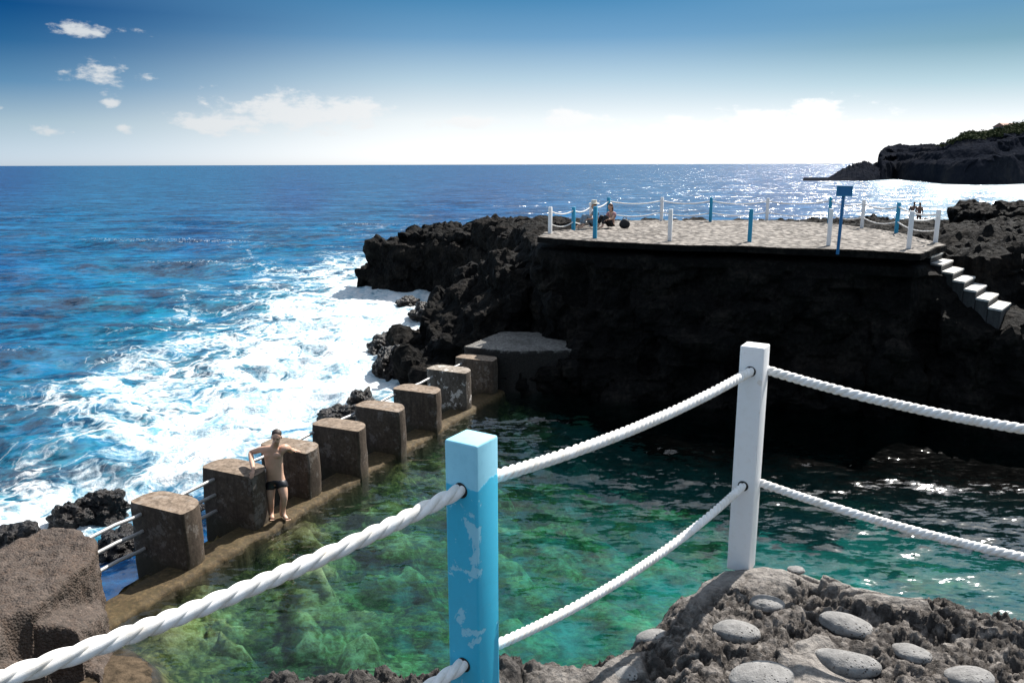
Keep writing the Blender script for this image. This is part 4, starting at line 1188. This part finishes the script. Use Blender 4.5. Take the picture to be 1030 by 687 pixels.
# signpost
def build_sign():
    p = Z(843, 253, 4.44); top = D(850, 188, p.y)
    h = top.z - 4.44
    t = empty('signpost', p); tag(t, 'blue signboard on a slightly leaning blue pole at the front of the terrace', 'sign')
    V, F = tube([Vector((0, 0, -.1)), Vector((0, 0, h * .5)), Vector((0, 0, h * .93))], .042, 12)
    link('pole', mesh_np('pole', V, F), M['sign'], t, smooth=True)
    bm = bmesh.new(); box_bm(bm, (.0, -.05, h - .13), (.40, .035, .27), 0, .008); b = from_bm('sign_board', bm, M['sign'], t)
    bm = bmesh.new()
    for dx, dz, sx, sz in [(0, .125, .39, .016), (0, -.125, .39, .016), (.187, 0, .016, .235), (-.187, 0, .016, .235)]:
        box_bm(bm, (dx, -.071, h - .13 + dz), (sx, .012, sz))
    from_bm('board_rim', bm, M['blue_far'], b)
    t.rotation_euler = (0, R(1.0), R(-10))
build_sign()

# ------------------------------------------------------------------ steps
def build_steps():
    pts = [((922, 249.5), 4.33), ((932, 255.6), 4.18), ((943, 264.5), 4.0), ((955, 273), 3.82), ((967, 281.5), 3.64), ((978, 290.5), 3.46), ((990, 300), 3.28), ((1003, 308.5), 3.10)]
    # straight flight down to the right; treads reach back from the edge
    a = Z(932, 258, 4.18); b = Z(1001, 311, 3.10)
    t = empty('stairs', (a.x, a.y, 3.0)); tag(t, 'flight of seven pale concrete steps going down from the terrace into the black lava', 'stairs')
    n = 7; run = (b - a) / (n - 1); run.z = 0
    e = run.normalized(); back = Vector((.85, 1.0, 0)).normalized(); ang = math.atan2(e.y, e.x)
    for k in range(n):
        c0 = Vector((a.x, a.y, 0)) + run * k; z = 4.18 - k * .18
        wdt = 1.25; tr = run.length * .98
        def q(u, v, zz): w_ = c0 + e * u + back * v; return Vector((w_.x, w_.y, zz)) - Vector(t.location)
        j = random.uniform(-.02, .02)
        bm = bmesh.new()
        lo = [q(-tr / 2, -.1 + j, z - .055), q(tr / 2 + .02, -.1 + j, z - .055), q(tr / 2 + .02, wdt, z - .055), q(-tr / 2, wdt, z - .055)]
        hi = [p + Vector((0, 0, .055)) for p in lo]
        A = [bm.verts.new(p) for p in lo]; B_ = [bm.verts.new(p) for p in hi]
        bm.faces.new(A[::-1]); bm.faces.new(B_)
        for i in range(4): bm.faces.new((A[i], A[(i + 1) % 4], B_[(i + 1) % 4], B_[i]))
        bmesh.ops.bevel(bm, geom=bm.edges[:], offset=.008, segments=2, affect='EDGES')
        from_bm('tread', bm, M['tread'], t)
        bm = bmesh.new()
        lo = [q(-tr / 2 + .01, -.08 + j, z - 1.5), q(tr / 2, -.08 + j, z - 1.5), q(tr / 2, wdt - .02, z - 1.5), q(-tr / 2 + .01, wdt - .02, z - 1.5)]
        hi = [Vector((p.x, p.y, z - .057 - 3.0)) for p in lo]
        A = [bm.verts.new(p) for p in lo]; B_ = [bm.verts.new(p) for p in hi]
        bm.faces.new(A[::-1]); bm.faces.new(B_)
        for i in range(4): bm.faces.new((A[i], A[(i + 1) % 4], B_[(i + 1) % 4], B_[i]))
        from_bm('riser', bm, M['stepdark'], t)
    # small worn steps cut into the black cliff
    s2 = empty('cliff_steps', Z(812, 270, 3.6)); tag(s2, 'two small worn steps catching light on the black cliff face below the signpost', 'steps')
    for (px, py, z) in ((827, 263.5, 3.95), (812, 270.5, 3.6)):
        p = Z(px, py, z) - Vector(s2.location)
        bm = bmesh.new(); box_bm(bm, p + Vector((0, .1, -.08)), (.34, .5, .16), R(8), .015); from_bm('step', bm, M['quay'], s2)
build_steps()

# ------------------------------------------------------------------ people
def skin_mesh(name, verts, edges, radii, root=0, sub=2):
    me = bpy.data.meshes.new(name); me.from_pydata([tuple(v) for v in verts], edges, [])
    ob = bpy.data.objects.new('tmp', me); COL.objects.link(ob)
    md = ob.modifiers.new('s', 'SKIN'); md.branch_smoothing = .4
    for i, r in enumerate(radii):
        sv = me.skin_vertices[0].data[i]
        sv.radius = (r, r) if not isinstance(r, tuple) else r
        sv.use_root = (i == root)
    ss = ob.modifiers.new('u', 'SUBSURF'); ss.levels = sub; ss.render_levels = sub
    r_ = evaluated(ob); bpy.data.objects.remove(ob); bpy.data.meshes.remove(me)
    return r_

def merge_meshes(name, ms):
    bm = bmesh.new()
    for m in ms: bm.from_mesh(m); bpy.data.meshes.remove(m)
    me = bpy.data.meshes.new(name); bm.to_mesh(me); bm.free(); return me

def ell(c, r, sub=3, M3=None):
    bm = bmesh.new(); bmesh.ops.create_icosphere(bm, subdivisions=sub, radius=1)
    m = Matrix.Translation(c) @ (M3.to_4x4() if M3 is not None else Matrix()) @ Matrix.Diagonal((*r, 1))
    bmesh.ops.transform(bm, matrix=m, verts=bm.verts)
    me = bpy.data.meshes.new('e'); bm.to_mesh(me); bm.free(); return me

def hand(wrist, direc, palm_n, side, s=1.0, curl=.5):
    """five skinned fingers and a palm; direc = toward the fingertips, palm_n = out of the palm"""
    d = direc.normalized(); pn = (palm_n - d * palm_n.dot(d)).normalized(); ac = d.cross(pn) * side
    ms = []
    pv = [wrist - d * .01 * s, wrist + d * .045 * s, wrist + d * .085 * s]
    ms.append(skin_mesh('p', pv, [(0, 1), (1, 2)], [(.024 * s, .024 * s), (.040 * s, .017 * s), (.040 * s, .013 * s)], 0, 2))
    for k, (off, L) in enumerate([(-.030, .070), (-.010, .080), (.010, .075), (.029, .058)]):
        b = wrist + d * .082 * s + ac * off * s; v = [b - d * .02 * s]; dd = d.copy()
        for q, f in enumerate((.42, .32, .26)):
            dd = (dd + pn * curl * (.35 + .25 * q)).normalized(); v.append(v[-1] + dd * L * f * s + (d * .02 * s if q == 0 else Vector()))
        ms.append(skin_mesh('f', v, [(0, 1), (1, 2), (2, 3)], [.0095 * s, .009 * s, .0085 * s, .007 * s], 0, 1))
    b = wrist + d * .025 * s - ac * .026 * s; t = (d * .6 - ac * .75 + pn * .25).normalized()
    ms.append(skin_mesh('t', [b, b + t * .035 * s, b + (t + d * .3).normalized() * .065 * s], [(0, 1), (1, 2)], [.0125 * s, .011 * s, .008 * s], 0, 1))
    return ms

def head(c, face, up, s=1.0, hair='hair', name='head', parent_loc=None, parent=None, long=False):
    """skull with jaw, nose, ears in the body's mesh; returns list of skin meshes and hair mesh"""
    f = face.normalized(); u = (up - f * up.dot(f)).normalized(); r = f.cross(u)
    M3 = Matrix((r, f, u)).transposed()
    ms = [ell(c + u * .02 * s, (.074 * s, .094 * s, .092 * s), 3, M3), ell(c - u * .055 * s + f * .028 * s, (.054 * s, .060 * s, .060 * s), 3, M3),
          ell(c + f * .098 * s - u * .018 * s, (.012 * s, .018 * s, .024 * s), 2, M3),
          ell(c + f * .082 * s + u * .022 * s, (.045 * s, .014 * s, .010 * s), 2, M3)]
    for k in (-1, 1): ms.append(ell(c + r * .077 * s * k - u * .005 * s, (.010 * s, .018 * s, .030 * s), 2, M3))
    h = [ell(c + u * .050 * s - f * .016 * s, (.080 * s, .092 * s, .078 * s), 3, M3)]
    if long:
        h += [ell(c - f * .06 * s - u * .06 * s, (.07 * s, .055 * s, .13 * s), 3, M3), ell(c - f * .05 * s - u * .14 * s + r * .05 * s, (.05 * s, .04 * s, .10 * s), 3, M3)]
    eyes = [ell(c + f * .088 * s + r * .030 * s * k + u * .004 * s, (.010 * s, .006 * s, .0055 * s), 2, M3) for k in (-1, 1)]
    brow = [ell(c + f * .093 * s + r * .030 * s * k + u * .024 * s, (.015 * s, .004 * s, .003 * s), 2, M3) for k in (-1, 1)]
    mouth = [ell(c + f * .088 * s - u * .058 * s, (.023 * s, .008 * s, .008 * s), 2, M3)]
    return ms, h, eyes, brow, mouth

def sub_loc(me, loc):
    v, n = coords(me); setco(me, v - np.array(loc)); return me

def standing_man():
    dd = 14.15
    base = Z(279, 519.5, .1)
    J = lambda px, py, off=0: D(px, py, base.y + off)
    root = empty('person', base); tag(root, 'bare-chested man in dark swim trunks standing on the sea wall and leaning on the pillars', 'person')
    pel = J(277, 480.5, .05); 
    wst = J(276.5, 471, .04); chest = J(275, 457, .02); neckb = J(276.5, 448.5, .0)
    hc = J(278, 438.8, -.09)
    lsh = J(265.5, 450.5, -.02); lel = J(251.5, 454.5, .12); 
    P2top = Z(254.5, 476.5, 1.17); lwr = P2top + Vector((.0, .02, .07))
    rsh = J(287, 448.8, .06); rel = Vector(J(292.5, 452.5, .42)); rwr = Z(297.5, 453.5, 1.19) + Vector((-.05, -.03, .05))
    lhip = J(272, 484, .04); rhip = J(282.5, 484, .04)
    lkn = J(271.5, 501.5, -.04); rkn = J(285.5, 499, -.10)
    lan = Z(271.5, 516, .1) + Vector((0, .0, .085)); ran = Z(285, 517.0, .1) + Vector((0, 0, .085))
    hy = base.y
    lan = Vector((J(272, 517.5).x, hy + .03, .19)); ran = Vector((J(283.5, 517.5).x, hy - .02, .19))
    ltoe = lan + Vector((.06, -.15, -.075)); rtoe = ran + Vector((.13, -.11, -.075))
    lheel = lan + Vector((-.01, .035, -.06)); rheel = ran + Vector((-.03, .03, -.06))
    v = [pel, wst, chest, neckb, hc - Vector((0, .0, .02)),
         lsh, lsh.lerp(lel, .5), lel, lel.lerp(lwr, .5), lwr,
         rsh, rsh.lerp(rel, .5), rel, rel.lerp(rwr, .5), rwr,
         lhip, lhip.lerp(lkn, .5), lkn, lkn.lerp(lan, .4), lan, ltoe,
         rhip, rhip.lerp(rkn, .5), rkn, rkn.lerp(ran, .4), ran, rtoe, lheel, rheel]
    e = [(0, 1), (1, 2), (2, 3), (3, 4), (2, 5), (5, 6), (6, 7), (7, 8), (8, 9), (2, 10), (10, 11), (11, 12), (12, 13), (13, 14),
         (0, 15), (15, 16), (16, 17), (17, 18), (18, 19), (19, 20), (0, 21), (21, 22), (22, 23), (23, 24), (24, 25), (25, 26), (19, 27), (25, 28)]
    r = [(.145, .110), (.140, .100), (.170, .115), (.062, .062), .055,
         .062, .046, .040, .040, .027, .062, .046, .040, .040, .027,
         .092, .080, .055, .056, .036, (.038, .022), .092, .080, .055, .056, .036, (.038, .022), .030, .030]
    r = [tuple(x * 1.2 for x in q) if isinstance(q, tuple) else q * 1.28 for q in r]
    ms = [skin_mesh('body', v, e, r, 0, 2)]
    hm, hair, eyes, brow, mouth = head(hc, Vector((.10, -.98, -.10)), Vector((.04, -.12, 1)), 1.16)
    ms += hm
    # pectorals, feet, hands
    ms.append(ell(chest + Vector((-.075, -.085, .02)), (.085, .030, .065), 3)); ms.append(ell(chest + Vector((.075, -.085, .02)), (.085, .030, .065), 3))
    for an, to in ((lan, ltoe), (ran, rtoe)):
        dv = (to - an); dv.z = 0; dv.normalize(); sd_ = Vector((-dv.y, dv.x, 0))
        for k in range(5):
            b = to + sd_ * (k - 2) * .017 + Vector((0, 0, -.004)); ms.append(ell(b + dv * (.02 + .006 * (k if dv.x > 0 else 4 - k)), (.011, .018, .009), 2, None))
    ms += hand(lwr, Vector((-.15, -.55, -.75)), Vector((0, .5, -.9)), 1, 1.0, .15)
    ms += hand(rwr, Vector((.8, .1, -.25)), Vector((.1, 0, -1)), 1, 1.0, .2)
    me = sub_loc(merge_meshes('body', ms), base)
    link('body', me, M['skin'], root, smooth=True)
    link('hair', sub_loc(merge_meshes('hair', hair), base), M['hair'], root, smooth=True)
    for m_ in eyes: m_.name = 'eye'; link('eye', sub_loc(m_, base), M['eye'], root, smooth=True)
    for m_ in brow: m_.name = 'eyebrow'; link('eyebrow', sub_loc(m_, base), M['hair'], root, smooth=True)
    link('mouth', sub_loc(merge_meshes('mouth', mouth), base), M['lip'], root, smooth=True)
    # trunks
    tv = [pel + Vector((0, 0, .10)), pel, lhip, lhip.lerp(lkn, .25), lhip.lerp(lkn, .5), rhip, rhip.lerp(rkn, .25), rhip.lerp(rkn, .5)]
    me = skin_mesh('trunks', tv, [(0, 1), (1, 2), (2, 3), (3, 4), (1, 5), (5, 6), (6, 7)], [(.182, .155), (.205, .182), .140, .132, .115, .140, .132, .115], 1, 2)
    link('swim_trunks', sub_loc(me, base), M['shorts'], root, smooth=True)
standing_man()

def sitting(base, facing, label, top_m, leg_m, hair_m, hat=False, s=1.0, long=False):
    f = Vector((math.sin(facing), math.cos(facing), 0)); r = Vector((f.y, -f.x, 0)); U = Vector((0, 0, 1))
    root = empty('person', base); tag(root, label, 'person')
    pel = U * .10; wst = U * .26 - f * .05; ch = U * .46 - f * .02; nb = U * .58 + f * .02; hc = U * .74 + f * .06
    sh = [ch + U * .07 + r * .16 * k for k in (-1, 1)]; el = [sh[i] + f * .16 - U * .20 + r * .04 * k for i, k in enumerate((-1, 1))]
    wr = [el[i] + f * .22 - U * .02 - r * .06 * k for i, k in enumerate((-1, 1))]
    hip = [pel + r * .09 * k for k in (-1, 1)]; kn = [f * .40 + U * .44 + r * .10 * k for k in (-1, 1)]
    an = [f * .52 + U * .07 + r * .11 * k for k in (-1, 1)]; to = [a + f * .17 - U * .04 for a in an]
    v = [pel, wst, ch, nb, hc - U * .05]; e = [(0, 1), (1, 2), (2, 3), (3, 4)]; rad = [(.14, .12), (.13, .10), (.14, .10), .055, .05]
    for i in (0, 1):
        b = len(v); v += [sh[i], el[i], wr[i]]; e += [(2, b), (b, b + 1), (b + 1, b + 2)]; rad += [.055, .04, .028]
        b = len(v); v += [hip[i], kn[i], an[i], to[i]]; e += [(0, b), (b, b + 1), (b + 1, b + 2), (b + 2, b + 3)]; rad += [.09, .058, .038, .032]
    v = [p * s for p in v]; rad = [(q[0] * s, q[1] * s) if isinstance(q, tuple) else q * s for q in rad]
    ms = [skin_mesh('body', v, e, rad, 0, 2)]
    hm, hair, eyes, brow, mouth = head(hc * s, f - U * .15, U, s, long=long)
    ms += hm
    for i, k in enumerate((-1, 1)): ms += hand(wr[i] * s, f - U * .3, Vector((0, 0, -1)), k, s, .4)
    link('body', merge_meshes('body', ms), M['skin'], root, smooth=True)
    link('hair', merge_meshes('hair', hair), M[hair_m], root, smooth=True)
    me = skin_mesh('top', [q * s for q in [wst - U * .04, ch, nb - U * .06, sh[0], sh[0].lerp(el[0], .5), sh[1], sh[1].lerp(el[1], .5)]],
                   [(0, 1), (1, 2), (1, 3), (3, 4), (1, 5), (5, 6)], [(.155 * s, .125 * s), (.155 * s, .118 * s), .075 * s, .068 * s, .058 * s, .068 * s, .058 * s], 1, 2)
    link('shirt', me, M[top_m], root, smooth=True)
    me = skin_mesh('trousers', [q * s for q in [pel + U * .06, pel, hip[0], kn[0], kn[0].lerp(an[0], .8), hip[1], kn[1], kn[1].lerp(an[1], .8)]],
                   [(0, 1), (1, 2), (2, 3), (3, 4), (1, 5), (5, 6), (6, 7)], [(.155 * s, .13 * s), (.16 * s, .135 * s), .11 * s, .078 * s, .06 * s, .11 * s, .078 * s, .06 * s], 1, 2)
    link('trousers', me, M[leg_m], root, smooth=True)
    if hat:
        bm = bmesh.new(); bmesh.ops.create_cone(bm, cap_ends=True, segments=28, radius1=.19 * s, radius2=.17 * s, depth=.02 * s)
        g = bmesh.ops.create_cone(bm, cap_ends=True, segments=28, radius1=.105 * s, radius2=.085 * s, depth=.12 * s); bmesh.ops.translate(bm, verts=g['verts'], vec=(0, 0, .06 * s))
        bmesh.ops.translate(bm, verts=bm.verts, vec=(hc + U * .085) * s); from_bm('hat', bm, M['hat'], root, smooth=False)
    return root
sitting(Z(599, 229.5, 4.46), R(250), 'sitting person in blue-grey clothes and a cream hat behind the blue terrace post', 'greycloth', 'greycloth', 'hair', True, 1.05)
sitting(Z(615, 229.5, 4.46), R(235), 'sitting woman with brown hair, pink top and black trousers on the terrace', 'pink', 'blackcloth', 'hair_red', False, 1.0, True)

# bag
p = Z(628.5, 230, 4.46); bg = empty('bag', p); tag(bg, 'small black bag on the terrace paving beside the sitting woman', 'bag')
bm = bmesh.new(); bmesh.ops.create_icosphere(bm, subdivisions=4, radius=1); me = bpy.data.meshes.new('bag_body'); bm.to_mesh(me); bm.free()
v, n = coords(me); v = np.sign(v) * np.abs(v) ** .75; v *= np.array((.19, .13, .17)); v[:, 0] *= (1 - .35 * np.clip(v[:, 2] / .17, 0, 1)); v[:, 2] += .16; v += n * (fbm(v, .08, 3, 500) * .015)[:, None]
setco(me, v); link('bag_body', me, M['blackcloth'], bg, smooth=True)
V, F = tube([Vector((-.08, 0, .28)), Vector((-.05, 0, .37)), Vector((0, 0, .40)), Vector((.05, 0, .37)), Vector((.08, 0, .28))], .012, 8); link('handle', mesh_np('handle', V, F), M['blackcloth'], bg, smooth=True)

def bather(px, pyw, dist, label, lean):
    wz = D(px, pyw, dist); base = Vector((wz.x, wz.y, wz.z - 1.05)); U = Vector((0, 0, 1)); L = Vector((lean, 0, 0))
    root = empty('person', base); tag(root, label, 'person')
    pel = U * .95; wst = U * 1.1 + L * .15; ch = U * 1.33 + L * .6; nb = U * 1.47 + L * .85; hc = U * 1.62 + L * 1.15
    v = [pel, wst, ch, nb, hc - U * .05]; e = [(0, 1), (1, 2), (2, 3), (3, 4)]; rad = [(.15, .12), (.14, .10), (.17, .12), .06, .055]
    for k in (-1, 1):
        sh = ch + U * .07 + Vector((.19 * k, 0, 0)); el = sh + Vector((.06 * k, .05, -.26)); wr = el + Vector((-.05 * k, -.15, -.18))
        b = len(v); v += [sh, el, wr]; e += [(2, b), (b, b + 1), (b + 1, b + 2)]; rad += [.06, .043, .03]
        hp = pel + Vector((.09 * k, 0, -.04)); kn = Vector((.11 * k, -.04, .5)); an = Vector((.12 * k, 0, .08)); b = len(v); v += [hp, kn, an, an + Vector((0, -.15, -.05))]
        e += [(0, b), (b, b + 1), (b + 1, b + 2), (b + 2, b + 3)]; rad += [.095, .06, .04, .035]
    ms = [skin_mesh('body', v, e, rad, 0, 1)]; hm, hair, ey, br, mo = head(hc, Vector((0, -1, -.1)), U, 1.0)
    ms += hm
    for k in (-1, 1): ms += hand(v[7 if k < 0 else 14], Vector((0, -.3, -1)), Vector((0, -1, 0)), k, 1.0, .4)
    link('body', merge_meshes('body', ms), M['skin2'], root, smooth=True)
    link('hair', merge_meshes('hair', hair), M['hair'], root, smooth=True)
    me = skin_mesh('t', [pel + U * .05, pel, pel + Vector((-.09, 0, -.25)), pel + Vector((.09, 0, -.25))], [(0, 1), (1, 2), (1, 3)], [(.16, .13), (.165, .135), .105, .105], 1, 1)
    link('swim_trunks', me, M['shorts'], root, smooth=True)
bather(917.5, 214.5, 55, 'distant bather bending forward behind the terrace against the glittering sea, the left of two', .12)
bather(925, 215, 56, 'distant upright bather behind the terrace against the glittering sea, the right of two', .0)
